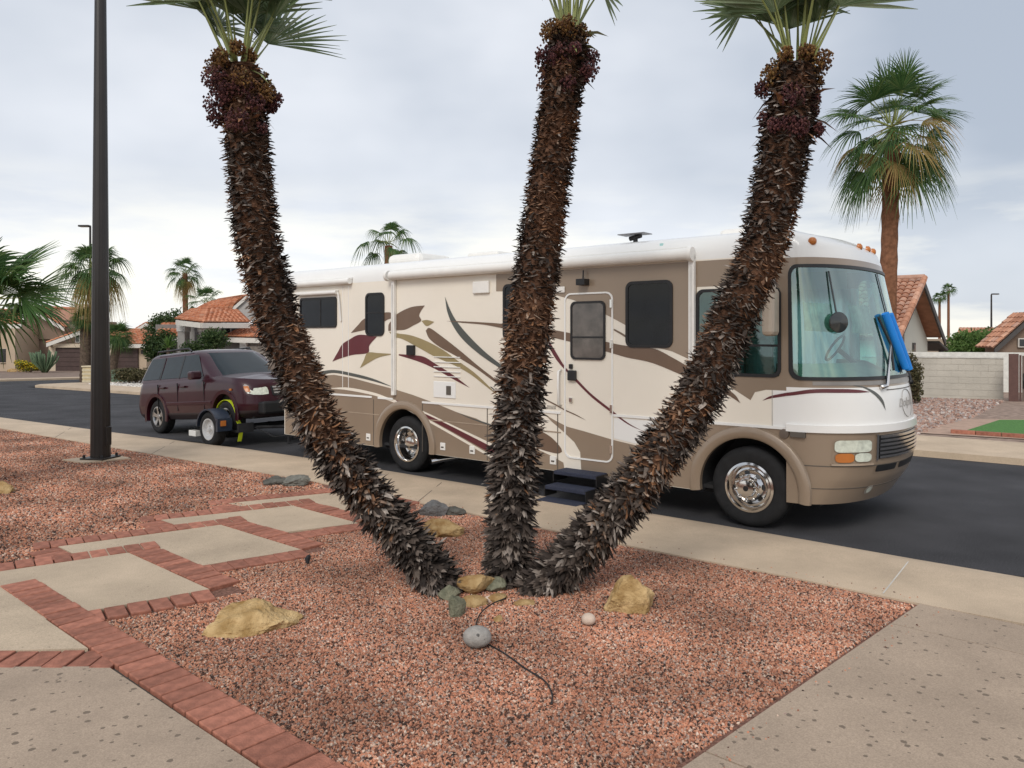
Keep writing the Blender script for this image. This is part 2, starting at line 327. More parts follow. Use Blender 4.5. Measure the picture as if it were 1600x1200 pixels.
def ring_patch(mb, outline, surf, rings=8, m=0):
    """fills an outline given in surface coordinates with concentric rings that follow surf(a, b)"""
    n = len(outline); ca = sum(p[0] for p in outline)/n; cb = sum(p[1] for p in outline)/n
    vs = [surf(ca, cb)]; fs = []
    for k in range(1, rings+1):
        t = k/rings
        for (a, b) in outline: vs.append(surf(ca+(a-ca)*t, cb+(b-cb)*t))
    for j in range(n): fs.append((0, 1+j, 1+(j+1) % n))
    for k in range(rings-1):
        for j in range(n): a = 1+k*n; fs.append((a+j, a+n+j, a+n+(j+1) % n, a+(j+1) % n))
    return mb.add(vs, fs, m)
def band(mb, outer, inner, surf, h0, h1, m=0):
    """raised band between two outlines on a surface; surf(a, b, off)"""
    n = len(outer); vs = [surf(*p, h0) for p in outer]+[surf(*p, h1) for p in outer]+[surf(*p, h1) for p in inner]+[surf(*p, h0) for p in inner]
    fs = []
    for k in range(3):
        for j in range(n): fs.append((k*n+j, k*n+(j+1) % n, (k+1)*n+(j+1) % n, (k+1)*n+j))
    return mb.add(vs, fs, m)
# ------------------------------------------------------------------ ground, street, yard
TT = Vector((.781, -.624)); NN = Vector((.624, .781))
def st(t, n): return TT*t+NN*n
sheet('ground', [(-400,-30),(400,-30),(400,900),(-400,900)], -.06, M_DIRTF)
near = [(-60,49),(-25,27.6),(-13.12,19.69),(-9.29,17.03),(-6.2,15.18),(-3.45,13.12),(1.52,9.13),(2.44,8.37),(3.38,7.54),(4.07,6.92),(4.47,6.7),(7.5,4.2),(14,-1)]
far = [st(40,14.9), st(-90,14.9)]
sheet('road', near+[tuple(far[0]), tuple(st(-43,14.9)), tuple(st(-43,120)), tuple(st(-52.5,120)), tuple(st(-52.5,14.9)), tuple(st(-75,14.9))], 0, M_ASPH)
# pavement on the near side: flat walk, then a rolled edge down to the asphalt
inner = [(-22,24.6),(-11.11,16.67),(-6.74,13.48),(-3.53,11.16),(-2.33,10.26),(1.21,7.25),(2.27,6.42),(3.05,5.74),(3.56,5.35),(6.2,3.2),(12,-1.5)]
outer = [(-25,27.6),(-13.12,19.69),(-8.2,16.35),(-4.9,14.2),(-3.45,13.12),(1.52,9.13),(2.44,8.37),(3.38,7.54),(4.07,6.92),(7.5,4.2),(14,-1)]
def sub(pl, n):
    P = [Vector(p) for p in pl]; L = [0]
    for a, b in zip(P, P[1:]): L.append(L[-1]+(b-a).length)
    out = []
    for i in range(n+1):
        s = L[-1]*i/n; k = max(j for j in range(len(L)) if L[j] <= s+1e-6); k = min(k, len(P)-2)
        out.append(P[k]+(P[k+1]-P[k])*((s-L[k])/(L[k+1]-L[k])))
    return out
ia, oa = sub(inner, 48), sub(outer, 48)
mb = MB(); prof = [(0,-.05),(0,.1),(.5,.098),(.72,.092),(.86,.06),(.95,.03),(1.01,.008),(1.01,-.05)]
vs = [(*(a.lerp(b, t)), z+H(a.y)) for a, b in zip(ia, oa) for (t, z) in prof]; k = len(prof)
mb.add(vs, [(i*k+j, i*k+j+1, (i+1)*k+j+1, (i+1)*k+j) for i in range(48) for j in range(k-1)])
tag(mb.build('pavement', M_CONC, smooth=30), kind='structure')
# joint across the pavement
j0, j1 = Vector((2.88,5.96)), Vector((3.52,6.82)); nj = (j1-j0).orthogonal().normalized()*.005
mb = MB(); a = [j0-nj, j0+nj, j1+nj, j1-nj]; mb.add([(p.x, p.y, q) for p, q in zip(a, (.1035,.1035,.098,.098))], [(0,1,2,3)])
mb.build('joint', mat('joint_light', (.58,.55,.5), .9), bpy.data.objects['pavement'])
# driveway, cast in bays with open joints between them
dw = bpy.data.objects.new('driveway', None); COL.objects.link(dw); dw['kind'] = 'structure'
A, B, C0 = Vector((3.05,5.74)), Vector((.93,3.69)), Vector((-.2,2.6)); e = (A-B).normalized(); s = Vector((.74,-.672))
def bay(p, q, w0, w1): 
    g = .006
    return [tuple(p+s*w0-e*g), tuple(p+s*w1-e*g), tuple(q+s*w1+e*g), tuple(q+s*w0+e*g)]
J = A-e*.58
for i, (p, q) in enumerate(((A, J), (J, B), (B, C0))):
    o = sheet('slab', bay(p, q, 0, 9), .104 if i else .1025, M_CONCD, dw, thick=.1)
sheet('sub_base', [tuple(A+e*0), tuple(A+s*9), tuple(C0+s*9), tuple(C0)], .085, mat('joint_dark', (.07,.06,.05), .95), dw)
yard = sheet('yard', [(3.05,5.74),(.8,3.56),(-.2,2.6),(-2,1),(-9,1),(-30,10),(-22,24.6),(-11.11,16.67),(-6.74,13.48),(-3.53,11.16),(-2.33,10.26),(1.21,7.25),(2.27,6.42)], .085, M_DIRT)
# stepping pads with soldier-course brick borders: each later pad lies a few millimetres higher
path = bpy.data.objects.new('path', None); COL.objects.link(path); path['kind'] = 'structure'
ad, bd = Vector((.82,.573)), Vector((.75,-.66))
bk = MB(); bk.box(-.125,.125,-.066,.066,-.05,0)
BRK = bk.build('brick', M_BRICK, path, bevel=.006); brick_used = [0]
def brick(p, ang, z):
    o = BRK if not brick_used[0] else BRK.copy()
    if brick_used[0]: COL.objects.link(o)
    brick_used[0] += 1; o.parent = path
    o.location = (p.x, p.y, z+random.uniform(-.004,.004)); o.rotation_euler = (random.uniform(-.012,.012), random.uniform(-.012,.012), ang+random.uniform(-.025,.025))
def course(p, q, out, z, w=.26):
    d = q-p; n = max(1, round(d.length/.142)); d /= n; o = Vector(out); nrm = Vector((-d.y, d.x)).normalized()
    if nrm.dot(o) < 0: nrm = -nrm
    for i in range(n): brick(p+d*(i+.5)+nrm*(w/2+.004), math.atan2(nrm.y, nrm.x), z)
def pad(TL, TR, BR, z, top=True, right=True, bot=0, ext=0):
    TL, TR, BR = Vector(TL), Vector(TR), Vector(BR); BL = TL+BR-TR
    sheet('slab', [tuple(TL), tuple(TR), tuple(BR), tuple(BL)], z, M_PAD, path, thick=.06)
    if top: course(TL-ad*.2, TR+ad*.28, -bd, z+.006)
    if right: course(TR, BR+(BR-TR).normalized()*ext, ad, z+.007)
    if bot: course(BR-ad*bot, BR, bd, z+.006)
    if top: course(TL+bd*.02, TL+bd*.46, -ad, z+.004)
pad((-3.40,9.20), (-2.24,9.86), (-1.25,9.05), .097, bot=.9)
pad((-3.82,8.36), (-2.58,9.05), (-1.64,8.21), .101, bot=.95)
pad((-4.3,7.28), (-3.08,8.12), (-1.97,7.18), .105, bot=.95)
pad((-4.9,6.1), (-3.53,7.06), (-2.38,6.04), .109, bot=.9)
sheet('slab', [(-5.2,5.1), (-3.95,5.98), (-2.70,4.89), (-3.3,4.85), (-5.2,4.85)], .112, M_PAD, path, thick=.06)
sheet('slab', [(-5.2,4.60), (-2.43,4.62), (-.98,3.38), (-.2,2.6), (-2,1), (-5.2,1)], .1125, M_CONCD, path, thick=.06)
course(Vector((-4.08,6.10)), Vector((-.45,2.92)), ad, .118, .26)
course(Vector((-5.3,4.85)), Vector((-2.40,4.85)), (0,-1), .1145, .24)
sheet('sub_base', [(-5.2,5.2),(-4.1,6.2),(-.3,2.9),(-.5,2.7),(-2.5,4.5),(-5.2,4.5)], .09, MATS['joint_dark'], path)

# gravel: pebbles strewn over the beds (geometry nodes on a sheet)
PEBS = []
def pebble_mesh(k, m):
    bm = bmesh.new(); bmesh.ops.create_icosphere(bm, subdivisions=1, radius=1)
    rr = random.Random(k)
    for v in bm.verts: v.co = Vector((v.co.x*1.0, v.co.y*rr.uniform(.65,.8), v.co.z*.6))*rr.uniform(.75,1.15)
    me = bpy.data.meshes.new('pebble'); bm.to_mesh(me); bm.free(); me.materials.append(m); return me
def gravel(name, pts, z, density, size, m, seed, label, cat='gravel'):
    o = sheet(name, pts, z, M_DIRT, kind=None); tag(o, label, cat, kind='stuff')
    o.data.materials.clear(); o.data.materials.append(m)
    ng = bpy.data.node_groups.new(name, 'GeometryNodeTree'); ng.interface.new_socket('Geometry', in_out='INPUT', socket_type='NodeSocketGeometry'); ng.interface.new_socket('Geometry', in_out='OUTPUT', socket_type='NodeSocketGeometry')
    N = ng.nodes; L = ng.links; gi = N.new('NodeGroupInput'); go = N.new('NodeGroupOutput')
    dp = N.new('GeometryNodeDistributePointsOnFaces'); dp.inputs['Density'].default_value = density; dp.inputs['Seed'].default_value = seed
    L.new(gi.outputs[0], dp.inputs['Mesh'])
    jn = N.new('GeometryNodeJoinGeometry'); last = None
    geo = N.new('GeometryNodeGeometryToInstance')
    for k in range(4):
        ic = N.new('GeometryNodeMeshIcoSphere'); ic.inputs['Subdivisions'].default_value = 1; ic.inputs['Radius'].default_value = 1
        sp = N.new('GeometryNodeSetPosition'); L.new(ic.outputs[0], sp.inputs[0])
        nz = N.new('ShaderNodeTexNoise'); nz.inputs['Scale'].default_value = 1.1; nz.noise_dimensions = '4D'; nz.inputs['W'].default_value = seed*3.7+k*5.1
        sb = N.new('ShaderNodeVectorMath'); sb.operation = 'SUBTRACT'; sb.inputs[1].default_value = (.5,.5,.5); L.new(nz.outputs['Color'], sb.inputs[0])
        sc = N.new('ShaderNodeVectorMath'); sc.operation = 'SCALE'; sc.inputs['Scale'].default_value = 1.7; L.new(sb.outputs[0], sc.inputs[0]); L.new(sc.outputs[0], sp.inputs['Offset'])
        tr = N.new('GeometryNodeTransform'); tr.inputs['Scale'].default_value = (1, .75, .62); L.new(sp.outputs[0], tr.inputs[0])
        sm = N.new('GeometryNodeSetMaterial'); sm.inputs['Material'].default_value = m; L.new(tr.outputs[0], sm.inputs[0])
        L.new(sm.outputs[0], geo.inputs[0])
    ip = N.new('GeometryNodeInstanceOnPoints'); ip.inputs['Pick Instance'].default_value = True
    L.new(dp.outputs['Points'], ip.inputs['Points']); L.new(geo.outputs[0], ip.inputs['Instance'])
    rv = N.new('FunctionNodeRandomValue'); rv.data_type = 'FLOAT_VECTOR'; rv.inputs['Max'].default_value = (6.28,6.28,6.28); L.new(rv.outputs[0], ip.inputs['Rotation'])
    rs = N.new('FunctionNodeRandomValue'); rs.data_type = 'FLOAT'; rs.inputs[2].default_value = size*.5; rs.inputs[3].default_value = size*1.25; rs.inputs['Seed'].default_value = 5; L.new(rs.outputs[1], ip.inputs['Scale'])
    L.new(ip.outputs[0], go.inputs[0])
    md = o.modifiers.new('pebbles', 'NODES'); md.node_group = ng
    return o
bedF = [(-.38,3.1),(.25,3.1),(3.0,5.73),(2.27,6.39),(1.21,7.22),(-1.15,9.2),(-1.1,8.9),(-1.35,8.15),(-2.1,7.62),(-1.72,7.2),(-2.65,6.55),(-2.08,6.04),(-2.9,5.40),(-1.11,3.82)]
bedL = [(-4.3,7.0),(-4.45,7.4),(-3.75,7.95),(-3.95,8.5),(-3.1,9.05),(-3.5,9.42),(-2.45,10.1),(-2.6,10.45),(-3.53,11.13),(-6.74,13.45),(-11.11,16.62),(-13,17.9),(-13,11),(-7.5,6.2),(-5.5,5.4),(-5.2,5.55)]
gravel('gravel', bedF, .087, 11500, .0115, M_PEB, 3, 'salmon pink crushed gravel around the foot of the palms')
gravel('gravel', bedL, .087, 3800, .0165, M_PEB, 8, 'reddish crushed gravel around the lamp post base')
gravel('stray_pebbles', [tuple(A+s*.02), tuple(A+s*.16), tuple(C0+s*.16), tuple(C0+s*.02)], .104, 110, .008, M_PEB, 12, 'stray gravel stones spilled onto the driveway edge')
gravel('stray_pebbles', [(-2.3,10.3),(1.24,7.29),(3.08,5.78),(3.17,5.9),(1.34,7.41),(-2.2,10.42)], .0995, 90, .008, M_PEB, 13, 'stray gravel stones spilled onto the pavement edge')
for k_, q_ in enumerate((9, 14, 18, 22, 29)):
    a_, b_ = ia[q_], oa[q_]; nj = (b_-a_).orthogonal().normalized()*.005; c_ = a_.lerp(b_, .7); mj = MB(); mj.add([(*(a_-nj), .1022+H(a_.y)), (*(a_+nj), .1022+H(a_.y)), (*(c_+nj), .0955+H(a_.y)), (*(c_-nj), .0955+H(a_.y))], [(0,1,2,3)]); mj.build('joint', MATS['joint_dark'], bpy.data.objects['pavement'])
sheet('gravel_underlay', [tuple(p) for p in bedF], .0862, M_DIRT)

# far side of the street
sheet('far_pavement', [tuple(st(40,14.9)), tuple(st(-42,14.9)), tuple(st(-43.3,15.6)), tuple(st(-44,17)), tuple(st(-44,90)), tuple(st(-42,90)), tuple(st(-42,17.2)), tuple(st(40,17.1))], .11, M_CONC, thick=.16)
sheet('corner_pavement', [tuple(st(-52.5,12)), tuple(st(-52.5,90)), tuple(st(-54.5,90)), tuple(st(-54.5,12))], .11, M_CONC, thick=.16)
sheet('desert_ground', [tuple(st(60,17.1)), tuple(st(60,200)), tuple(st(-42,200)), tuple(st(-42,17.1))], .08, M_DIRTF)
sheet('corner_ground', [tuple(st(-54.5,5)), tuple(st(-54.5,200)), tuple(st(-200,200)), tuple(st(-200,5))], .08, mat('corner_dirt', (.20,.14,.105), .95, var=.3, scale=3))
gravel('far_gravel', [tuple(st(-3.3,17.2)), tuple(st(-15,17.2)), tuple(st(-15,30.8)), tuple(st(-3.2,30.6)), tuple(st(-3.0,22))], .07, 170, .062, M_PEBF, 4, 'mixed brown and grey stones before the pale garden wall')
gravel('white_gravel', [tuple(st(-41.9,17.25)), tuple(st(-28,17.25)), tuple(st(-28,21.5)), tuple(st(-41.9,24))], .08, 60, .09, M_PEBW, 5, 'whitish river stones beside the clipped hedge on the corner')
tq = [Vector((9.35,15.9)), Vector((11.5,18.1)), Vector((16,18.1)), Vector((14.6,12.1))]
tag(sheet('artificial_turf', [tuple(p) for p in tq], .13, M_TURF, kind=None, thick=.05), 'small bright green artificial lawn edged with red brick', 'lawn')
sheet('turf_surround', [tuple(tq[0]+Vector((-.95,.0))), tuple(tq[1]+Vector((-.8,.6))), tuple(tq[2]+Vector((0,.6))), tuple(tq[3])], .095, mat('turf_surround', (.40,.27,.20), .95, var=.15))
ed = tag(bpy.data.objects.new('brick_edging', None), 'low red brick edging along the front of the green lawn', 'edging'); COL.objects.link(ed)
eb = MB(); eb.box(-.2,.2,-.055,.055,-.02,.06)
e0 = None; p0_, p1_ = tq[0]+Vector((-.28,-.02)), Vector((12.6,13.15)); nb = 10; dd = (p1_-p0_)/nb
for i in range(nb):
    o = eb.build('brick', M_BRICK, ed, bevel=.006) if e0 is None else e0.copy()
    if e0 is not None: COL.objects.link(o)
    e0 = e0 or o; c = p0_+dd*(i+.5); o.location = (c.x, c.y, .11); o.rotation_euler = (0, 0, math.atan2(dd.y, dd.x)); o.scale = (dd.length/.41, 1, 1)

# rocks
def rock(name, loc, size, m, label, seed, rz=0, group=None, sub=5, rough=.35, cat='rock', flat=1.6):
    bm = bmesh.new(); bmesh.ops.create_icosphere(bm, subdivisions=sub, radius=1)
    o3 = Vector((seed*7.3, seed*3.1, seed*1.7)); rr = random.Random(seed)
    cuts = [(Vector((rr.uniform(-1,1), rr.uniform(-1,1), rr.uniform(-.4,1))).normalized(), rr.uniform(.6,.85)) for _ in range(16)]
    for v in bm.verts:
        p = v.co.copy()
        if rough > .1:
            for (n, d) in cuts:
                h = p.dot(n)
                if h > d: p -= n*(h-d)*.95
        p *= 1+rough*.45*noise.noise(p*flat+o3)+rough*.22*noise.noise(p*4+o3)+rough*.16*abs(noise.noise(Vector((p.x*3,p.y*3,p.z*11))+o3))+rough*.12*noise.noise(p*14+o3)+rough*.06*noise.noise(p*30+o3)
        v.co = Vector((p.x*size[0], p.y*size[1], p.z*size[2]))
    me = bpy.data.meshes.new(name); bm.to_mesh(me); bm.free(); me.materials.append(m)
    me.polygons.foreach_set('use_smooth', [True]*len(me.polygons)); me.set_sharp_from_angle(angle=radians(28))
    o = bpy.data.objects.new(name, me); COL.objects.link(o); o.location = loc; o.rotation_euler = (0,0,rz)
    return tag(o, label, cat, group)
M_SAND = mat('sandstone', (.46,.265,.085), .9, var=.45, scale=7, bump=1, bscale=38, col2=(.66,.47,.24), spec=.2)
M_SANDR = mat('sandstone_rust', (.42,.22,.07), .9, var=.45, scale=9, bump=.8, bscale=40, col2=(.48,.34,.17), spec=.2)
M_SCHIST = mat('schist', (.16,.165,.11), .85, var=.4, scale=12, bump=.8, bscale=45, col2=(.27,.26,.18), spec=.2)
M_SLATE = mat('slate_rock', (.11,.105,.09), .85, var=.4, scale=9, bump=.8, bscale=40, spec=.2)
M_COBB = mat('cobble', (.31,.29,.265), .9, var=.15, scale=30, bump=.3, bscale=120, spec=.2)
M_PALE = mat('pale_stone', (.56,.44,.35), .8, var=.12, scale=14)
def yd(px, py, z=.1): d = (2.1-z)*1200/(py-525); return Vector(((px-800)/1200*d, d, z))
p = yd(393,985); rock('boulder', (p.x, p.y+.12, .10), (.37,.24,.16), M_SAND, 'broad low yellow sandstone boulder beside the brick path', 3, .2)
p = yd(985,958); rock('boulder', (p.x, p.y+.12, .18), (.175,.17,.205), M_SAND, 'upright blocky yellow sandstone boulder near the small pale stone', 11, .5)
p = yd(692,838); rock('boulder', (p.x, p.y+.1, .14), (.26,.15,.11), M_SANDR, 'flat ochre sandstone boulder between the left trunk and the pavement', 5, -.1)
p = yd(8,768); rock('boulder', (p.x-.06, p.y, .12), (.2,.16,.13), M_SANDR, 'ochre rock alone on the gravel left of the lamp post', 6)
p = yd(432,756); rock('fieldstone', (p.x-.03, p.y+.05, .12), (.22,.17,.07), M_SLATE, 'flat dark green fieldstone, the lower of two by the path', 7)
p = yd(458,758); rock('fieldstone', (p.x+.04, p.y+.08, .15), (.21,.16,.09), mat('slate_rock2',(.17,.165,.14),.85,var=.3,scale=9,bump=.8,bscale=40), 'flat grey green fieldstone, the taller of two by the path', 8, .4)
p = yd(676,805); rock('fieldstone', (p.x, p.y+.05, .16), (.16,.12,.12), mat('grey_rock',(.15,.145,.14),.85,var=.3,scale=9,bump=.8,bscale=40), 'pointed grey fieldstone next to the pavement', 9)
p = yd(706,803); rock('fieldstone', (p.x+.02, p.y+.03, .13), (.14,.1,.055), M_SLATE, 'low flat grey fieldstone touching the pointed one', 10)
base_rocks = [((742,925), (.17,.10,.085), M_SANDR, 'long ochre slab leaning on the palm roots, topmost of the pile', .2, .16),
 ((775,922), (.09,.08,.065), M_SCHIST, 'roundish green grey stone at the right end of the pile', .4, .13),
 ((740,944), (.12,.08,.06), M_SANDR, 'ochre wedge stone under the long slab', -.1, .11),
 ((778,938), (.12,.07,.04), M_SANDR, 'thin ochre flake pointing from the pile to the middle trunk', .7, .11),
 ((712,960), (.075,.07,.13), M_SCHIST, 'upright green schist stone leaning at the pile', .2, .13),
 ((703,935), (.09,.07,.075), M_SCHIST, 'pale green stone tucked behind the upright schist', .5, .13),
 ((765,940), (.06,.04,.035), M_PALE, 'small whitish chip wedged in the stone pile', .3, .11),
 ((820,944), (.09,.05,.03), M_SANDR, 'flat ochre chip lying alone before the palm roots', .1, .105),
 ((778,970), (.05,.035,.03), M_SANDR, 'tiny ochre chip near the black drip line', .9, .1),
 ((1000+0,0), None, None, None, 0, 0)][:-1]
for i, ((px, py), sz, m, lab, rz, z) in enumerate(base_rocks):
    p = yd(px, py); rock('stone', (p.x, p.y+.03, z), sz, m, lab, 20+i, rz, sub=3, cat='stone')
p = yd(745,1013); o = rock('cobble', (p.x, p.y+.05, .155), (.092,.08,.068), M_COBB, 'round grey cobble with dark rain spots beside the drip line', 41, rough=.06, cat='stone')
for (ax, az, q) in ((.012,.02,.011),(-.02,-.012,.012),(-.045,-.01,.009),(.06,-.01,.008)):
    n = Vector((ax/.088, -1, az/.078+.25)).normalized(); c = Vector((n.x*.088, n.y*.08, n.z*.078))*1.015
    mbd = MB(); t1 = n.orthogonal().normalized(); t2 = n.cross(t1)
    mbd.add([c]+[c+t1*q*cos(g*pi/5)+t2*q*1.3*sin(g*pi/5)-n*.004 for g in range(10)], [(0,1+g,1+(g+1) % 10) for g in range(10)]); mbd.build('rain_spot', mat('wet_stone',(.07,.065,.06),.6), o)
p = yd(920,977); rock('pebble', (p.x, p.y+.02, .135), (.05,.045,.042), M_PALE, 'small smooth pale pink stone left of the upright boulder', 43, rough=.08, sub=3, cat='stone')
p = yd(481,880); rock('seed_cone', (p.x, p.y, .14), (.028,.028,.045), M_DARK, 'small dark seed cone on the gravel by the brick corner', 44, sub=3, cat='cone')
dl = MB(); dl.tube(crom([yd(790,935,.14), yd(770,943,.13), yd(752,957,.115), yd(744,975,.11), yd(743,1000,.10), yd(765,1008,.108), yd(790,1022,.112), yd(822,1045,.11), yd(850,1063,.108), yd(862,1083,.108), yd(862,1100,.104)], 8), .0052, 7)
tag(dl.build('drip_line', M_BLACK, smooth=True), 'thin black irrigation tube running from the roots across the gravel', 'hose')

# ------------------------------------------------------------------ lamp posts
def lamp_post(loc, r0, r1, h, label, head_dir, flutes=14, arm=.7, detail=True, rz=0):
    t = empty('lamp_post', loc, rz, label, 'lamp post', 'dark bronze street lamps')
    mb = MB(); n = flutes*4; vs = []; zs = [.03, .03+h*.25, .03+h*.5, .03+h*.75, h]
    for z in zs:
        q = r0+(r1-r0)*(z/h)
        for j in range(n): g = 2*pi*j/n; k = q*(1-.055*(.5+.5*cos(g*flutes))); vs.append((k*cos(g), k*sin(g), z))
    mb.add(vs, [(i*n+j, i*n+(j+1) % n, (i+1)*n+(j+1) % n, (i+1)*n+j) for i in range(len(zs)-1) for j in range(n)]+[tuple(range((len(zs)-1)*n, len(zs)*n))])
    mb.build('pole', M_BRONZE, t, smooth=50)
    hd = Vector(head_dir); b = MB(); b.tube([Vector((0,0,h-.1)), Vector((0,0,h+.02))+hd*.02, Vector((0,0,h+.05))+hd*arm], [.05,.05,.04], 8); b.build('arm', M_BRONZE, t)
    M = Matrix.Translation(Vector((0,0,h+.05))+hd*(arm+.25)) @ Matrix.Rotation(math.atan2(hd.y, hd.x), 4, 'Z')
    b = MB(); b.box(-.33,.33,-.16,.16,-.05,.06, M=M); hdob = b.build('lamp_head', M_BRONZE, t, bevel=.03)
    b = MB(); b.box(-.25,.25,-.11,.11,-.062,-.048, M=M); b.build('lens', M_LENS, hdob)
    if detail:
        b = MB(); b.box(-.21,.21,-.21,.21,0,.03); pl = b.build('base_plate', M_BRONZE, t, bevel=.004)
        for sx in (-1,1):
            for sy in (-1,1): b = MB(); b.tube([(sx*.165,sy*.165,.02),(sx*.165,sy*.165,.075)], .02, 6); b.build('anchor_bolt', M_DARK, t)
        b = MB(); b.box(.10,.165,-.055,.055,.22,.52); b.build('access_cover', M_BRONZE, t, bevel=.008)
    return t
lb = yd(157,716,.115)
pd_ = sheet('lamp_footing', [(lb.x-.55,lb.y-.12),(lb.x-.05,lb.y-.42),(lb.x+.48,lb.y+.02),(lb.x-.02,lb.y+.45)], .115, M_CONC, kind=None, thick=.1)
tag(pd_, 'pale concrete footing under the tall lamp post', 'footing')
lamp_post((lb.x, lb.y, .112), .15, .07, 9.4, 'tall dark bronze fluted lamp post on a concrete footing in gravel', (-.8,.6,0), rz=-.2)
g_ = gnd(141,46); lamp_post(g_, .11, .06, 9.25, 'thin far street lamp in front of the shaggy fan palm', (-1,.05,0), arm=.1, detail=False)
g_ = gnd(1549,75); lamp_post(g_, .12, .07, 7.4, 'thin far street lamp beyond the pale garden wall', (1,.1,0), arm=.15, detail=False)
# ------------------------------------------------------------------ palms
def frond_mesh(mb, org, az, elev, petL, R, A=115, nseg=26, droop=.25, pdroop=.1, mi=0, ms=1, wid=.03, rng=random, split=.42, twist=0, cup=.12):
    """fan frond: petiole plus pleated blades that hang under their own weight"""
    d = Vector((sin(az)*cos(elev), cos(az)*cos(elev), sin(elev))); dn = Vector((0,0,-1))
    pts = [org+d*(petL*k/5)+dn*pdroop*petL*(k/5)**2 for k in range(6)]
    mb.tube(pts, [.018*R*1.3,.015*R*1.3,.012*R*1.2,.010*R*1.2,.009*R,.008*R], 5, ms)
    h = pts[-1]; f = (pts[-1]-pts[-2]).normalized(); r = f.cross(Vector((0,0,1)))
    if r.length < .05: r = Vector((cos(az), -sin(az), 0))
    r.normalize(); r = (Matrix.Rotation(twist, 3, f) @ r); up = r.cross(f).normalized()
    for i in range(nseg):
        al = radians(-A+2*A*(i+.5)/nseg); L = R*(.72+.28*cos(al*.62))*rng.uniform(.88,1.05)
        dr = (f*cos(al)+r*sin(al)+up*cup*(1 if i % 2 else .8)).normalized(); side = (r*cos(al)-f*sin(al)).normalized()
        rv = rng.random(); vs = []; k = 5; dz = droop*rng.uniform(.6,1.3)
        wmax = max(wid, 0)*L*1.0
        for q in range(k+1):
            t = q/k; c = h+dr*(L*t)+dn*(dz*L*max(0,t-.25)**2*1.6)
            w = (min(t/split, 1)*2*A/180*pi*split*L/nseg*.5*1.05 if t <= split else wmax*0+2*A/180*pi*split*L/nseg*.5*1.05*(1-(t-split)/(1-split))**.8)
            w = max(w, .0025*R)
            vs += [c-side*w, c+up*w*.55, c+side*w]
        fs = []
        for q in range(k): a = q*3; fs += [(a, a+1, a+4, a+3), (a+1, a+2, a+5, a+4)]
        mb.add(vs, fs, mi, rv)
def fan_palm(name, base, top, r0, r1, label, n=26, petL=.9, R=.9, mats=None, dry=0, elev=(80,-35), trunk_m=None, crown_r=.12, cat='palm tree', group=None, droop=.35, lean=0, skirt=0, nseg=24, seed=1, rings=True, pdroop=.15, azr=None, A=110, tdrop=.2):
    rng = random.Random(seed); t = empty(name, base, 0, label, cat, group); base = Vector(base); top = Vector(top)-base
    mb = MB(); k = 26 if rings else 9; pts = []; rad = []
    for i in range(k+1):
        q = i/k; p = (top-Vector((0,0,tdrop)))*q+Vector((lean*sin(q*pi), 0, 0)); pts.append(p); rad.append((r0+(r1-r0)*q**.8)*(1+(.06 if i % 2 and rings else 0)+rng.uniform(-.03,.03)))
    mb.tube(pts, rad, 14); mb.build('trunk', trunk_m or M_PTRUNK, t, smooth=40)
    for i in range(n):
        q = (i+.5)/n; el = radians(elev[0]+(elev[1]-elev[0])*q**.9+rng.uniform(-7,7)); az = i*2.39996+rng.uniform(-.2,.2)
        if azr: az = radians(rng.uniform(*azr))
        m = MB(); isdry = q > 1-dry
        frond_mesh(m, top+Vector((sin(az)*crown_r*.5, cos(az)*crown_r*.5, -.25*q*crown_r*3)), az, el, petL*rng.uniform(.8,1.1)*(.75 if isdry else 1), R*rng.uniform(.85,1.1), A, nseg, droop*(1.0+1.2*q)*(1.6 if isdry else 1), pdroop*(1+q), rng=rng, twist=rng.uniform(-.35,.35))
        m.build('frond', [(M_FRY if isdry else (mats or M_FRD)), M_STALK if not isdry else M_FRY], t)
    return t
# --- the three shaggy trunks that share one root
BOOTS = []
def boot_shape(k):
    """a dead leaf base: a short strap, keeled, bent and frayed at its end"""
    rr = random.Random(100+k); L = 1.; w = rr.uniform(.22,.32) if k < 6 else rr.uniform(.15,.26); bend = rr.uniform(-.35,.5); tw = rr.uniform(-.5,.5); vs = []
    n = 4
    for i in range(n+1):
        t = i/n; ww = w*(1-.35*t)*(1 if i < n else rr.uniform(.35,.8)); c = Vector((0, t*L, bend*t*t*.5)); g = tw*t
        s = Vector((cos(g), 0, sin(g))); k_ = Vector((-sin(g), 0, cos(g)))
        vs += [c-s*ww, c+k_*ww*.45+Vector((0, (-.12 if i == n else 0), 0)), c+s*ww]
    vs[-3] += Vector((0, rr.uniform(0,.25), 0)); vs[-1] += Vector((0, rr.uniform(0,.25), 0))
    fs = []
    for i in range(n): a = i*3; fs += [(a,a+1,a+4,a+3), (a+1,a+2,a+5,a+4)]
    return vs, fs
SHAPES = [boot_shape(k) for k in range(12)]
BOOT_ME = {}
def boot_mesh(k, m):
    if (k, m.name) not in BOOT_ME:
        me = bpy.data.meshes.new('leaf_base'); me.from_pydata([tuple(v) for v in SHAPES[k][0]], [], SHAPES[k][1]); me.materials.append(m); BOOT_ME[(k, m.name)] = me
    return BOOT_ME[(k, m.name)]
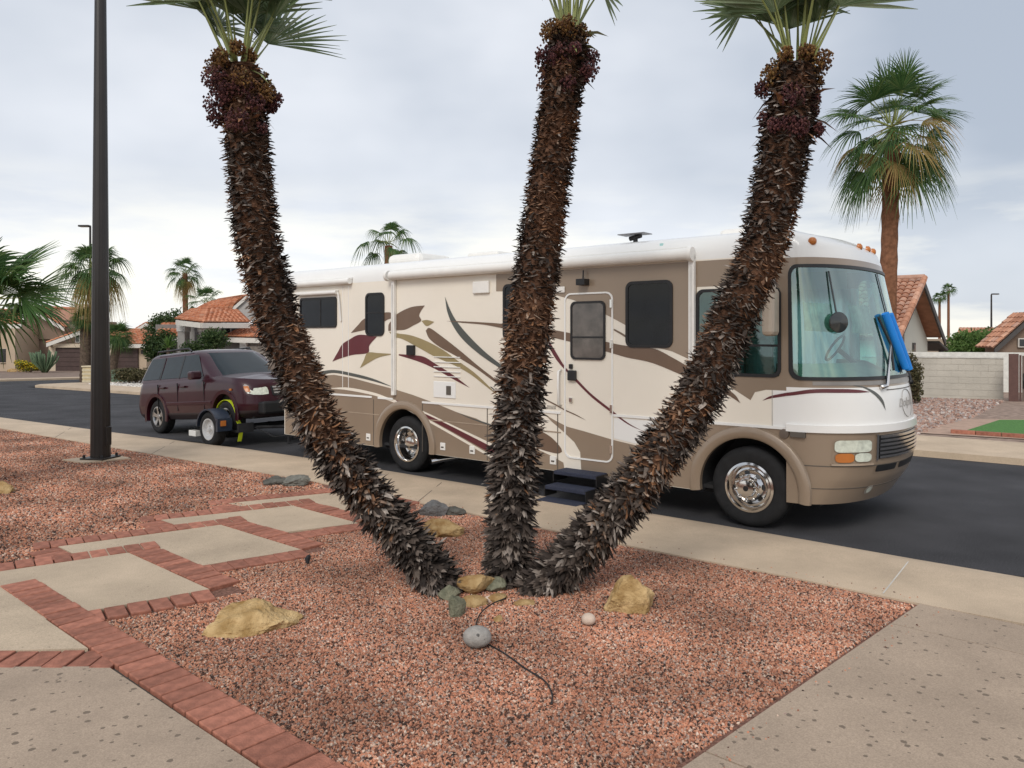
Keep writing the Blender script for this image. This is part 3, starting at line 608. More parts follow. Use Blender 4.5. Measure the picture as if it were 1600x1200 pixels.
def shaggy_palm(path, rads, label, seed, fronds, fr_dirs):
    rng = random.Random(seed); org = Vector(path[0]); t = empty('palm_tree', org, 0, label, 'palm tree', 'shaggy palms sharing one root')
    P = [Vector(p)-org for p in path]; C = crom(P, 8); n = len(C); L = [0]
    for a, b in zip(C, C[1:]): L.append(L[-1]+(b-a).length)
    def pos(s):
        k = 0
        while k < n-2 and L[k+1] < s: k += 1
        f = (s-L[k])/(L[k+1]-L[k]); return C[k].lerp(C[k+1], f), (C[k+1]-C[k]).normalized()
    def rad(s): return smooth_lerp(s/L[-1], [i/(len(rads)-1) for i in range(len(rads))], rads)
    mb = MB(); mb.tube(C, [rad(q)*(.86+.10*noise.noise(Vector((q*3, seed, 0)))) for q in L], 20); mb.build('trunk', M_TRUNK, t, smooth=True)
    total = L[-1]; count = int(total/.00075); stuff = [MB(), MB()]; made = 0; ga = rng.random()*6
    slots = []
    for i in range(count):
        s = total*(i+.5)/count; ga += 2.39996; slots.append((s, ga+rng.uniform(-.25,.25)))
    big = set(sorted(range(count), key=lambda i: slots[i][0])[:10**6:1])
    stride = max(1, int(count*.42/300)); picked = set(range(0, int(count*.42), stride))
    for i, (s, g) in enumerate(slots):
        c, tg = pos(s); q = s/total; a = tg.cross(Vector((0,1,0))).normalized(); b = a.cross(tg).normalized(); o = a*cos(g)+b*sin(g)
        zone = .5+.5*noise.noise(Vector((s*2.1+seed*5, cos(g)*.5, sin(g)*.5)))     # rusty and grey stretches alternate up the trunk
        rust = rng.random() < max(0, min(1, (zone-.40)*4))*max(0, min(1, (q-.1)*3.5))*.9
        low = max(0, 1-q/.5)
        ln = rng.uniform(.042,.078)*(1+1.0*low)*(.85 if rust else 1)
        tilt = rng.gauss(-.25-.4*low, .48)                                       # lower leaf bases hang, upper ones stand out
        tw_ = rng.gauss(0, 1.15*(1-low)+.25); dr = (o*cos(tilt)+tg*sin(tilt)+tg.cross(o)*tw_).normalized()
        if rng.random() < .3: dr = (dr+Vector((rng.uniform(-1,1), rng.uniform(-1,1), rng.uniform(-.6,.3)))*.55).normalized()
        k = rng.randrange(6) if rng.random() < .22+.45*low else rng.randrange(6, 12)
        if rust and rng.random() < .8: k = rng.randrange(6,12)
        side = dr.cross(tg); side = side.normalized() if side.length > .05 else a; kz = side.cross(dr).normalized()
        M = Matrix((side, dr, kz)).transposed().to_4x4(); M.translation = c+o*rad(s)*(.80+.08*(1-low))
        S = Matrix.Diagonal((ln, ln, ln, 1)); m = M_BOOTR if rust else M_BOOT
        if i in picked and made < 300:
            ob = bpy.data.objects.new('leaf_base', boot_mesh(k, m)); COL.objects.link(ob); ob.parent = t; ob.matrix_local = M @ S; made += 1
        else:
            vs, fs = SHAPES[k]; MM = M @ S; stuff[1 if rust else 0].add([MM @ v for v in vs], fs, 0, rng.random()*.98+.01)
    for mbs, m in ((stuff[0], M_BOOT), (stuff[1], M_BOOTR)):
        if mbs.v: mbs.build('leaf_bases', m, t)['kind'] = 'stuff'
    # fruit hanging below the crown: amber above, purple below
    top, tg = C[-1], (C[-1]-C[-2]).normalized(); rt = rads[-1]
    def cluster(c, r, m, nb):
        vv = MB()
        for _ in range(nb):
            d = Vector((rng.gauss(0,1), rng.gauss(0,1), rng.gauss(0,1))); p = c+d.normalized()*r*rng.random()**.4*Vector((1,1,1)).x; s = rng.uniform(.007,.012)
            vv.add([p+Vector(v)*s for v in ((1,0,0),(-1,0,0),(0,1,0),(0,-1,0),(0,0,1.2),(0,0,-1.2))], [(0,2,4),(2,1,4),(1,3,4),(3,0,4),(2,0,5),(1,2,5),(3,1,5),(0,3,5)], 0, rng.random()*.98+.01)
            if rng.random() < .25: vv.tube([c, p], .003, 3, r=rng.random()*.98+.01)
        vv.build('fruit_cluster', m, t)
    for i in range(13):
        g = i*2.39996+rng.uniform(-.3,.3); o = Vector((cos(g), sin(g), 0)); cluster(top+o*(rt*.85+rng.uniform(-.04,.07))+tg*rng.uniform(-.22,.10), rng.uniform(.055,.10), M_FRUIT, 150)
    for i in range(17):
        g = i*2.39996+rng.uniform(-.4,.4); o = Vector((cos(g), sin(g), 0)); h = rng.uniform(.12,.52); cluster(top+o*(rt*1.0+rng.uniform(-.03,.09)*(1.3-h))-tg*h, rng.uniform(.05,.115), M_FRUITP, 150)
    for i in range(26):
        g = rng.uniform(0,6.28); o = Vector((cos(g), sin(g), 0)); h = rng.uniform(-.05,.5); p0 = top-tg*h+o*rt*.7; L_ = rng.uniform(.12,.26); d = (o+Vector((0,0,rng.uniform(-.9,.7)))).normalized(); sd_ = d.cross(tg).normalized()*rng.uniform(.012,.024)
        vv = MB(); vv.add([p0-sd_, p0+sd_, p0+d*L_*.6+sd_, p0+d*L_*.6-sd_, p0+d*L_-Vector((0,0,.04))], [(0,1,2,3),(3,2,4)], 0, rng.random()*.98+.01); vv.build('cut_stalk', M_BOOTR if h > .15 else M_STALK, t)
    for i in range(fronds):
        az, el = fr_dirs(i, rng); m = MB(); bs = top+Vector((sin(az),cos(az),0))*rt*.45+tg*rng.uniform(-.1,.12)
        frond_mesh(m, bs, az, el, rng.uniform(.42,.62), rng.uniform(.58,.74), 74, 26, .05, .02, rng=rng, twist=rng.uniform(-.9,.9), split=.5, cup=.1)
        m.build('frond', [M_FR, M_STALK], t)
    return t
def pth(pts): return [tuple(at(*p)) for p in pts]
def cdir(i, rng): return (i*2.39996+rng.uniform(-.3,.3), radians(smooth_lerp(rng.random(), [0,.3,1], [36,60,87])))
def cdir2(i, rng): return (i*2.39996+rng.uniform(-.3,.3), radians(smooth_lerp(rng.random(), [0,.3,1], [52,68,87])))
shaggy_palm(pth([(704,930,6.1),(655,868,6.08),(588,790,6.05),(532,715,6.02),(488,640,6.0),(460,565,6.0),(430,492,6.0),(411,415,6.0),(396,338,6.0),(387,240,6.0),(381,165,6.0),(376,105,6.0)]), [.10,.115,.135,.15,.165,.17,.17,.168,.165,.16,.15],
    'shaggy palm whose trunk curves out towards the lamp post', 1, 21, cdir)
shaggy_palm(pth([(795,905,6.3),(798,850,6.3),(800,770,6.3),(808,660,6.33),(824,530,6.36),(842,400,6.4),(858,280,6.45),(872,180,6.5),(882,110,6.55),(889,55,6.6)]), [.125,.14,.165,.185,.19,.185,.175,.165,.16,.145],
    'shaggy palm with the straightest trunk, standing between two leaning ones', 2, 24, cdir2)
shaggy_palm(pth([(835,930,6.1),(885,880,6.05),(957,805,6.0),(1028,715,5.95),(1094,615,5.9),(1140,505,5.85),(1188,400,5.8),(1213,300,5.8),(1228,215,5.8),(1238,155,5.8),(1245,105,5.8)]), [.10,.12,.145,.16,.17,.175,.175,.175,.18,.18,.155],
    'shaggy palm whose trunk leans out across the motorhome cab', 3, 22, cdir2)
# --- other palms
tpalm = fan_palm('fan_palm', (9.7,20,H(20)), (9.9,20,7.7), .23,.19, 'tall fan palm with yellowing skirt behind the motorhome cab', n=18, petL=1.0, R=1.05, elev=(86,8), seed=5, droop=.22, nseg=34, crown_r=.2, pdroop=.08, A=100, tdrop=.62)
rng5 = random.Random(9)
for i in range(32):
    m = MB(); az = i*2.39996; dry_ = i % 4 == 1; frond_mesh(m, Vector((.2,0,7.6-H(20)-.01*i)), az, radians(8-58*(i/32)+rng5.uniform(-8,8)), rng5.uniform(.75,1.05), rng5.uniform(.8,1.0), 75, 22, .7, .3, rng=rng5, twist=rng5.uniform(-.6,.6)); m.build('dry_frond' if dry_ else 'frond', [M_FRY if dry_ else M_FRD, M_FRY if dry_ else M_STALK], tpalm)
g_ = gnd(146,45); fan_palm('fan_palm', g_, at(148,415,45), .25,.2, 'shaggy fan palm with a hanging skirt behind the lamp post', n=34, petL=1.0, R=1.15, elev=(84,-65), dry=.3, seed=6, droop=.6, crown_r=.25, trunk_m=M_GTRUNK)
g_ = gnd(291,78); fan_palm('fan_palm', g_, at(289,424,78), .3,.25, 'tall far fan palm rising behind the grey house', n=24, petL=1.0, R=1.15, elev=(85,-75), dry=.25, seed=8, droop=.5, crown_r=.2)
g_ = gnd(322,74); fan_palm('fan_palm', g_, at(322,470,74), .28,.22, 'shorter far fan palm beside the tall one at the grey house', n=20, petL=1.2, R=1.1, elev=(85,-35), seed=10, droop=.4, crown_r=.2)
g_ = gnd(607,40); fan_palm('fan_palm', g_, at(607,378,40), .22,.2, 'far fan palm with sparse crown over the motorhome roof', n=12, petL=1.05, R=.95, elev=(85,-12), seed=12, droop=.7, crown_r=.12, pdroop=.25)
g_ = gnd(134,44.8); fan_palm('fan_palm', g_, at(134,496,44.8), .32,.28, 'short stout fan palm in front of the brown garage door', n=30, petL=.35, R=.62, elev=(80,-45), seed=14, droop=.3, crown_r=.2, trunk_m=M_GTRUNK)
g_ = gnd(171,44.0); fan_palm('fan_palm', g_, at(185,522,44), .26,.22, 'short leaning fan palm beside the stout one on the corner', n=30, petL=.4, R=.68, elev=(80,-40), seed=15, droop=.35, crown_r=.15, trunk_m=M_GTRUNK)
g_ = Vector((-7.35,10.2,.1)); lp = fan_palm('fan_palm', g_, (-7.12,10.2,2.6), .2,.17, 'fan palm at the edge of the yard spreading dark green fronds', n=14, petL=.5, R=.75, elev=(80,0), seed=17, droop=.3, crown_r=.2, trunk_m=M_GTRUNK)
rng6 = random.Random(4)
for (az, el, pl, R, tw) in ((80,40,.5,.9,.5),(88,9,.62,.85,.8),(95,22,.35,.75,-.5),(100,-12,.4,.55,.2),(70,-4,.35,.6,.3)):
    m = MB(); frond_mesh(m, Vector((.2,0,2.45)), radians(az), radians(el), pl, R, 62, 30, .15, .06, rng=rng6, twist=tw, split=.55); m.build('frond', [M_FRD, M_STALK], lp)
for (px, py, lab, sd) in ((1468,465,'slender far palm, the shorter of two behind the pale house',21),(1482,452,'slender far palm, the taller of two behind the pale house',22)):
    fan_palm('fan_palm', gnd(px,150), at(px,py,150), .28,.22, lab, n=14, petL=.8, R=1.1, elev=(80,-10), seed=sd, droop=.5, rings=False, nseg=12, crown_r=.2)
# ------------------------------------------------------------------ shrubs, cactus, small things of the far corner
def leaf_cloud(mb, c, rad, n, size, rng, lumps=7, up=.3):
    cs = [Vector((rng.uniform(-.6,.6)*rad[0], rng.uniform(-.6,.6)*rad[1], rng.uniform(-.5,.6)*rad[2])) for _ in range(lumps)]
    for i in range(n):
        b = cs[i % lumps]; d = Vector((rng.gauss(0,1), rng.gauss(0,1), rng.gauss(0,1))).normalized()*(rng.random()**.45)*rng.uniform(.42,.62)
        p = Vector(c)+b+Vector((d.x*rad[0], d.y*rad[1], d.z*rad[2])); a = Vector((rng.gauss(0,1), rng.gauss(0,1), rng.gauss(up,1))).normalized(); q = a.orthogonal().normalized(); q = Matrix.Rotation(rng.uniform(0,6.28), 3, a) @ q
        s = size*rng.uniform(.6,1.3); mb.add([p-a*s, p+q*s*.42, p+a*s, p-q*s*.42], [(0,1,2,3)], 0, rng.random()*.98+.01)
def shrub(name, loc, rad, n, size, m, label, seed, cat='shrub', stem=.5, group=None, lumps=7, tm=None):
    rng = random.Random(seed); t = empty(name, loc, 0, label, cat, group)
    b = MB()
    for i in range(4):
        g = i*1.57+rng.random(); b.tube([(0,0,-.05), (cos(g)*rad[0]*.2, sin(g)*rad[1]*.2, stem*.6), (cos(g)*rad[0]*.45, sin(g)*rad[1]*.45, stem+rad[2]*.7)], [.05*rad[0],.04*rad[0],.02*rad[0]], 5)
    b.build('trunk' if cat == 'tree' else 'stem', tm or M_GTRUNK, t)
    mb = MB(); leaf_cloud(mb, (0,0,stem+rad[2]*.85), rad, n, size, rng, lumps); mb.build('crown', m, t)
    return t
def gz(px, d, dz=0): v = gnd(px, d); v.z += .08+dz; return v
shrub('hedge', gz(211,40), (1.15,.6,.42), 5200, .06, M_LEAFB, 'clipped rounded hedge beside the green utility box', 31, 'hedge', .05, lumps=16)
shrub('flowering_bush', gz(45,64), (1.05,.7,.5), 2600, .08, M_FLOWER, 'yellow flowering bush below the grey green cactus', 32, 'bush', .1)
shrub('oleander', gz(252,47), (1.2,.9,1.45), 4200, .10, M_LEAF, 'dark green bush right of the brown garage', 33, 'bush', .4)
shrub('oleander', gz(322,45), (1.35,.9,.95), 4200, .09, M_LEAF, 'reddish green bush before the grey columns', 34, 'bush', 1.3)
shrub('oleander', gz(262,56), (1.6,1.2,1.5), 3600, .11, M_LEAF, 'tall loose oleander between the two houses', 35, 'bush', 2.1)
shrub('shrub', (12.62,24.2,H(24)+.05), (.40,.40,.85), 3000, .05, M_LEAFB, 'grey brown columnar shrub against the pale garden wall', 36, 'shrub', .05)
shrub('citrus_tree', gz(1527,47), (2.0,1.5,1.05), 7500, .12, M_LEAFL, 'bushy green tree looking over the pale garden wall', 37, 'tree', 1.2, lumps=14)
shrub('far_bush', gz(1555,62), (1.6,1.2,.9), 1500, .12, M_LEAF, 'far bush between the green tree and the tan gable', 38, 'bush', 2.0)
# agave-like spiky plant
rngA = random.Random(51); ag = empty('yucca', gz(263,44), 0, 'bright green spiky yucca among the dark bushes', 'plant')
for i in range(46):
    g = i*2.39996; el = radians(rngA.uniform(5,85)); d = Vector((cos(g)*cos(el), sin(g)*cos(el), sin(el))); L = rngA.uniform(.7,1.0); s = d.cross(Vector((0,0,1))).normalized()*.035
    b = MB(); c0 = Vector((0,0,1.9)); b.add([c0-s, c0+s, c0+d*L*.6+s*1.1, c0+d*L*.6-s*1.1, c0+d*L-Vector((0,0,.12))], [(0,1,2,3),(3,2,4)], 0, rngA.random()*.98+.01); b.build('leaf', M_LEAFL, ag)
b = MB(); b.tube([(0,0,-.05),(0,0,1.95)], [.14,.09], 8); b.build('stem', M_GTRUNK, ag)
# organ pipe cactus
ca = empty('cactus', gz(70,63), 0, 'grey green many armed columnar cactus by the garage', 'cactus'); rngA = random.Random(52)
for i in range(60):
    g = rngA.uniform(0,2*pi); q = rngA.uniform(.1,1)**.6; h = rngA.uniform(1.3,1.95)*(1-.12*q); o = Vector((cos(g), sin(g)*.7, 0)); b = MB()
    b.tube([o*.12*q+Vector((0,0,-.05)), o*.55*q+Vector((0,0,h*.35)), o*1.05*q+Vector((0,0,h*.7)), o*1.22*q+Vector((0,0,h)), o*1.23*q+Vector((0,0,h+.05))], [.05,.058,.058,.052,.015], 8); b.build('arm', M_CACT, ca, smooth=True)
# pillar, utility box, corner rocks
pl = empty('mailbox_pillar', gz(139.5,43.5), 0, 'short banded cream stone pillar under the stout palm', 'pillar')
for i in range(8): b = MB(); w = .25 if i % 2 else .265; b.box(-w,w,-w,w,i*.105-.02,(i+1)*.105-.024); b.build('course', mat('pillar_stone' if i % 2 else 'pillar_stone2', (.58,.46,.27) if i % 2 else (.64,.55,.38), .85), pl)
b = MB(); b.box(-.3,.3,-.3,.3,.82,.9); b.build('cap', mat('pillar_cap',(.62,.52,.36),.85), pl, bevel=.02)
ub = empty('utility_box', gz(190,42.5), .3, 'dull green metal utility box beside the hedge', 'utility box')
b = MB(); b.box(-.45,.45,-.35,.35,-.02,.62); b.build('cabinet', mat('utility_green',(.10,.16,.11),.6), ub, bevel=.02)
b = MB(); b.box(-.48,.48,-.38,.38,.62,.68); b.build('lid', MATS['utility_green'], ub, bevel=.015)
for i, (px, d, s, lab) in enumerate(((19,66,.5,'brown boulder at the corner of the tan house yard'),(33,66.5,.35,'low tan boulder beside the yellow bush'))):
    p = gz(px, d, .05); rock('boulder', p, (s, s*.7, s*.55), M_SANDR, lab, 60+i, sub=3)
# ------------------------------------------------------------------ houses
def tile_plane(eL, eR, rR, rL, tw=.32, tl=.42):
    """tile positions over a roof plane: yields centre, along-eave, up-slope, normal, width, length"""
    eL, eR, rR, rL = map(Vector, (eL, eR, rR, rL)); n = (eR-eL).cross(rL-eL)
    if n.length < 1e-6: n = (eR-eL).cross(rR-eL)
    n.normalize(); n = n if n.z > 0 else -n
    h = max((rL-eL).length, (rR-eR).length) if (rL-rR).length > .05 else ((rL-(eL+eR)/2).length)
    rows = max(1, round(h/tl))
    for i in range(rows):
        t = (i+.5)/rows; a = eL.lerp(rL, t); b = eR.lerp(rR, t); w = (b-a).length; c = max(1, round(w/tw)); al = (b-a).normalized(); up = n.cross(al).normalized(); up = up if up.z > 0 else -up
        for j in range(c): yield a.lerp(b, (j+.5)/c), al, up, n, w/c, h/rows
def tile_verts(p, al, up, n, w, l):
    vs = []
    for (s, lift, ww) in ((-.56,.05,.5),(.5,.0,.46)):
        for g in range(5): q = pi*g/4; vs.append(p+up*s*l-al*cos(q)*w*ww+n*(sin(q)*w*.34+lift))
    return vs, [(g,g+1,g+6,g+5) for g in range(4)]+[(0,1,2,3,4)]
def tiled(parent, planes, m, tw=.32, tl=.42, name='roof'):
    base = MB()
    for q in planes: base.add([Vector(p)-Vector((0,0,.03)) for p in q], [(0,1,2,3)] if (Vector(q[2])-Vector(q[3])).length > .05 else [(0,1,2)])
    rf = base.build(name, m, parent); mb = MB()
    for q in planes:
        for a in tile_plane(*q, tw, tl): mb.add(*tile_verts(*a), 0, random.random()*.98+.01)
    o = mb.build('tiles', m, rf, smooth=50); o['kind'] = 'stuff'; return rf
def bxo(name, m, parent, x0, x1, y0, y1, z0, z1, bevel=0): b = MB(); b.box(x0,x1,y0,y1,z0,z1); return b.build(name, m, parent, bevel=bevel)
def fascia(parent, a, b, m, h=.22, t=.08):
    a, b = Vector(a), Vector(b); d = (b-a); s = Vector((0,0,1)); k = Vector((d.y,-d.x,0)); k = k.normalized()*t if k.length > 1e-5 else Vector((0,t,0))
    mb = MB(); vs = [a+s*.04, b+s*.04, b-s*h, a-s*h]; mb.add(vs+[v+k for v in vs], [(0,1,2,3),(4,7,6,5),(0,4,5,1),(1,5,6,2),(2,6,7,3),(3,7,4,0)]); return mb.build('fascia', m, parent)
def win(parent, px0, px1, py0, py1, d, frame=M_FASC, mullions=0):
    a, b = at(px0,py1,d), at(px1,py0,d); f = bxo('window', frame, parent, a.x-.06,b.x+.06,d-.05,d+.02,a.z-.06,b.z+.06); bxo('pane', M_WIN, f, a.x,b.x,d-.07,d-.045,a.z,b.z)
    for i in range(mullions): x = a.x+(b.x-a.x)*(i+1)/(mullions+1); bxo('mullion', frame, f, x-.03,x+.03,d-.085,d-.065,a.z,b.z)
    return f
def gdoor(parent, px0, px1, py0, py1, d, m=M_GDOOR, rows=5):
    a, b = at(px0,py1,d), at(px1,py0,d); h = (b.z-a.z)/rows; g = bxo('garage_door', m, parent, a.x,b.x,d-.02,d+.06,a.z,b.z)
    for i in range(rows): bxo('panel', m, g, a.x+.03,b.x-.03,d-.06,d-.015,a.z+h*i+.03,a.z+h*(i+1)-.03)
    return g
# tan house on the corner, about 70 m off
gz70 = H(70)-.1
hs = empty('tan_house', (0,0,0), 0, 'tan stucco house with orange tile roofs and two brown garage doors', 'house')
def wall(par, px0, px1, pytop, d, d2, m, zb=None):
    a, b = at(px0,pytop,d), at(px1,pytop,d); return bxo('wall', m, par, a.x,b.x,d,d2,(zb if zb is not None else gz70),a.z)
wall(hs,-60,30,505,68.6,80,M_STUC); wall(hs,30,92,500,71.5,82,M_STUCB); wall(hs,76,178,536,69.5,84,M_STUCL); wall(hs,172,229,537.5,70,80,M_STUC)
mb = MB(); mb.poly([at(30,513,71.3), at(45,484,71.3), at(103,512.5,71.3), at(103,530,71.3), at(30,530,71.3)], (0,3,0)); mb.build('gable', M_STUCB, hs)
mb = MB(); mb.poly([at(72,537,69.3), at(134,514,69.3), at(196,537,69.3)], (0,2,0)); mb.build('gable', M_STUCB, hs)
def P(px, py, d): return at(px, py, d)
up_ = lambda p, d: Vector((p[0], p[1]+d, p[2]))
tiled(hs, [(P(101,511,70.6), P(136,513,82), P(122,481,80), P(44,478,70.6))], M_TILE)
a0, a1 = P(73,535.5,68.9), P(134,513,68.9); tiled(hs, [(up_(a0,0), up_(a0,9)+Vector((-1.6,0,.9)), up_(a1,9)+Vector((-3.5,0,.4)), a1)], M_TILE)
a0, a1 = P(195,535.5,68.9), P(134,513,68.9); tiled(hs, [(up_(a0,10), a0, a1, up_(a1,10))], M_TILE)
tiled(hs, [(P(166,537,69.4), P(232,537.5,69.4), P(222,518,75), P(183,518,75)), (P(232,537.5,69.4), P(228,537,82), P(222,518,76), P(222,518,75))], M_TILE)
tiled(hs, [(P(-60,505,68.2), P(34,506,68.2), P(28,484,74), P(-60,484,74))], M_TILE)
fascia(hs, P(44,480,70.5), P(101,512.5,70.5), M_FASC, .3); fascia(hs, P(73,537,68.8), P(134,514.5,68.8), M_FASC, .3); fascia(hs, P(134,514.5,68.8), P(196,537,68.8), M_FASC, .3); fascia(hs, P(166,538,69.3), P(232,538.5,69.3), M_FASC, .3); fascia(hs, P(-60,506,68.1), P(34,507,68.1), M_FASC, .35)
b0 = P(73,537,68.8); fascia(hs, b0, b0+Vector((-1.6,9,.9)), M_FASC, .3)
gdoor(hs, 87,146,544,580,69.4); gdoor(hs, 180,216,545,579,69.9); bxo('lintel', M_STUCL, hs, at(84,540,69.3).x, at(150,540,69.3).x, 69.15, 69.35, at(0,543,69.3).z, at(0,537,69.3).z)
win(hs, 119,131,523,534,69.2,M_FASC,1); win(hs, 0,10,545,566,68.5,M_STUCL); win(hs, 29.5,33,541,565,71.4,M_FASC); bxo('pillar', M_STUC, hs, at(13,500,68).x, at(27,500,68).x, 67.7,68.4, gz70, at(0,513,68).z); bxo('wall_lamp', M_BLACK, hs, at(221,550,69.8).x, at(224,550,69.8).x, 69.7,70, at(0,553,69.8).z, at(0,547,69.8).z); bxo('chimney', M_STUC, hs, at(118,480,78).x, at(133,480,78).x, 78,79, at(0,500,78).z, at(0,475,78).z)
# grey house behind the parked car
gz50 = H(50)-.1
hg = empty('grey_house', (0,0,0), 0, 'grey stucco house with white topped columns and orange tile roofs', 'house')
def wallg(px0, px1, pyt, d, d2, m): a, b = at(px0,pyt,d), at(px1,pyt,d); return bxo('wall', m, hg, a.x,b.x,d,d2,gz50,a.z)
wallg(243,420,507,53.5,66,M_STUCG); wallg(345,470,531,50.5,62,M_STUCG); wallg(240,282,524,52.5,60,M_STUCG)
M_COLG = mat('column_grey',(.40,.38,.36),.9,var=.05); M_COLW = mat('column_white',(.66,.65,.63),.8,var=.04)
for (c0, c1, d) in ((280,291,49.6),(313,324,49.6),(328,339,50.4)):
    a, b = at(c0,518,d), at(c1,500,d); cl = bxo('column', M_COLG, hg, a.x,b.x,d-.25,d+.55,gz50,a.z); bxo('column_top', M_COLW, cl, a.x-.05,b.x+.05,d-.3,d+.6,a.z+.005,b.z)
wallg(291,304,502,51.5,53,M_COLG)
mb = MB(); mb.poly([at(355,500,56), at(385,462,56), at(440,500,56)], (0,3,0)); mb.build('gable', M_COLG, hg)
pk = P(322,482,53)
tiled(hg, [(P(276,499,49), P(315,503.5,47.8), pk, P(302,484,54)), (P(315,503.5,47.8), P(390,504,50.5), P(372,485,54), pk)], M_TILE, .3, .38)
tiled(hg, [(P(290,489,53), P(358,487,56), P(383,462,56), P(345,468,62))], M_TILE, .3, .38)
tiled(hg, [(P(242,526,52), P(281,526,52), P(278,505,55), P(254,505,55))], M_TILE, .3, .38)
tiled(hg, [(P(348,526,49.8), P(480,529,49.8), P(460,505,54), P(388,508,54)), ], M_TILE, .3, .38)
for a, b, dd in (((276,501),(315,505.5),(48.9,47.7)), ((315,505.5),(390,506,),(47.7,50.4)), ((348,528),(480,531),(49.7,49.7)), ((242,528),(281,528),(51.9,51.9))): fascia(hg, P(*a,dd[0]), P(*b,dd[1]), M_FASC, .28)
fascia(hg, P(356,488,55.9), P(385,463,55.9), M_FASC, .25); bxo('column', M_COLW, hg, at(376,535,50.3).x, at(386,535,50.3).x, 50.1,50.45, gz50, at(0,531,50.3).z); gdoor(hg, 388,425,541,590,50.45, mat('garage_pale',(.42,.38,.34),.7), 4); win(hg, 352,360,512,524,53.4); win(hg, 300,308,506,530,53.3, M_COLG)
# far gable between the two houses
hf = empty('far_house', (0,0,0), 0, 'far tan gable peeking over the oleander', 'house'); mb = MB(); mb.poly([at(205,540,95), at(205,517,95), at(228,505,95), at(262,520,95), at(262,540,95)], (0,8,0)); mb.build('wall', M_STUC, hf)
q0, q1, q2 = P(203,519,94.5), P(228,504,94.5), P(264,521,94.5); tiled(hf, [(q0, up_(q0,9), up_(q1,9), q1), (up_(q2,9), q2, q1, up_(q1,9))], M_TILE, .4, .5); fascia(hf, P(203,520,94.4), P(228,505,94.4), M_FASC, .35); fascia(hf, P(228,505,94.4), P(264,522,94.4), M_FASC, .35)
# pale house across the street: ridge runs along the street, gable end towards the right
E1 = Vector((.781,-.624,0)); E2 = Vector((.624,.781,0)); APX = at(1443,436,36.); hw_, drop = 5.3, 2.75
hp = empty('pale_house', (0,0,0), 0, 'pale stucco gabled house with pink clay tile roof', 'house'); gz36 = H(36)-.1
def lh(a, b, z): return APX+E1*a+E2*b+Vector((0,0,z))
rf = MB(); rf.add([lh(0,-hw_,-drop), lh(0,0,0), lh(-12,0,0), lh(-12,-hw_,-drop)], [(0,1,2,3)]); rf.add([lh(0,hw_,-drop), lh(0,0,0), lh(-12,0,0), lh(-12,hw_,-drop)], [(0,1,2,3)])
rfo = rf.build('roof', M_TILER, hp); tme = None; cnt = 0; far_t = MB()
for pl_ in ((lh(0,-hw_,-drop), lh(-12,-hw_,-drop), lh(-12,0,0), lh(0,0,0)), (lh(-12,hw_,-drop), lh(0,hw_,-drop), lh(0,0,0), lh(-12,0,0))):
    for (p, al, up, n_, w, l) in tile_plane(*pl_, .30, .42):
        seen = (p-APX).dot(E1) > -3.4 and (p-APX).dot(E2) < 0
        if seen and cnt < 300:
            if tme is None:
                vs, fs = tile_verts(Vector((0,0,0)), Vector((1,0,0)), Vector((0,1,0)), Vector((0,0,1)), w, l); tme = bpy.data.meshes.new('tile'); tme.from_pydata([tuple(v) for v in vs], [], fs); tme.materials.append(M_TILER); tme.polygons.foreach_set('use_smooth', [True]*len(tme.polygons))
            o = bpy.data.objects.new('tile', tme); COL.objects.link(o); o.parent = rfo; Mx = Matrix((al, up, n_)).transposed().to_4x4(); Mx.translation = p; o.matrix_local = Mx; cnt += 1
        else: far_t.add(*tile_verts(p, al, up, n_, w, l), 0, random.random()*.98+.01)
far_t.build('tiles', M_TILER, rfo, smooth=50)['kind'] = 'stuff'
for i in range(14): t = (i+.5)/14; p = lh(.05,-hw_*t,-drop*t+.06); b = MB(); d_ = (lh(0,-hw_,-drop)-lh(0,0,0)).normalized(); b.tube([p-d_*.24, p+d_*.24], [.13,.15], 8); b.build('rake_tile', M_TILER, rfo, smooth=40)
b = MB(); b.tube([lh(-12,0,.08), lh(.05,0,.08)], .15, 8); b.build('ridge', M_TILER, rfo, smooth=40)
mb = MB(); mb.poly([lh(-.7,-hw_+.5,-drop-.12), lh(-.7,0,-.18), lh(-.7,hw_-.5,-drop-.12), Vector((*lh(-.7,hw_-.5,0).xy, gz36)), Vector((*lh(-.7,-hw_+.5,0).xy, gz36))], -E1*11); mb.build('wall', M_STUCW, hp)
for sg in (-1, 1):
    a, b = lh(.06,0,0), lh(.06,sg*hw_*1.03,-drop*1.03); mb = MB(); k = E1*-.08; vs = [a+Vector((0,0,-.03)), b+Vector((0,0,-.03)), b+Vector((0,0,-.36)), a+Vector((0,0,-.36))]; mb.add(vs+[v+k for v in vs], [(0,1,2,3),(4,7,6,5),(0,4,5,1),(1,5,6,2),(2,6,7,3),(3,7,4,0)]); mb.build('fascia', M_FASCD, hp)
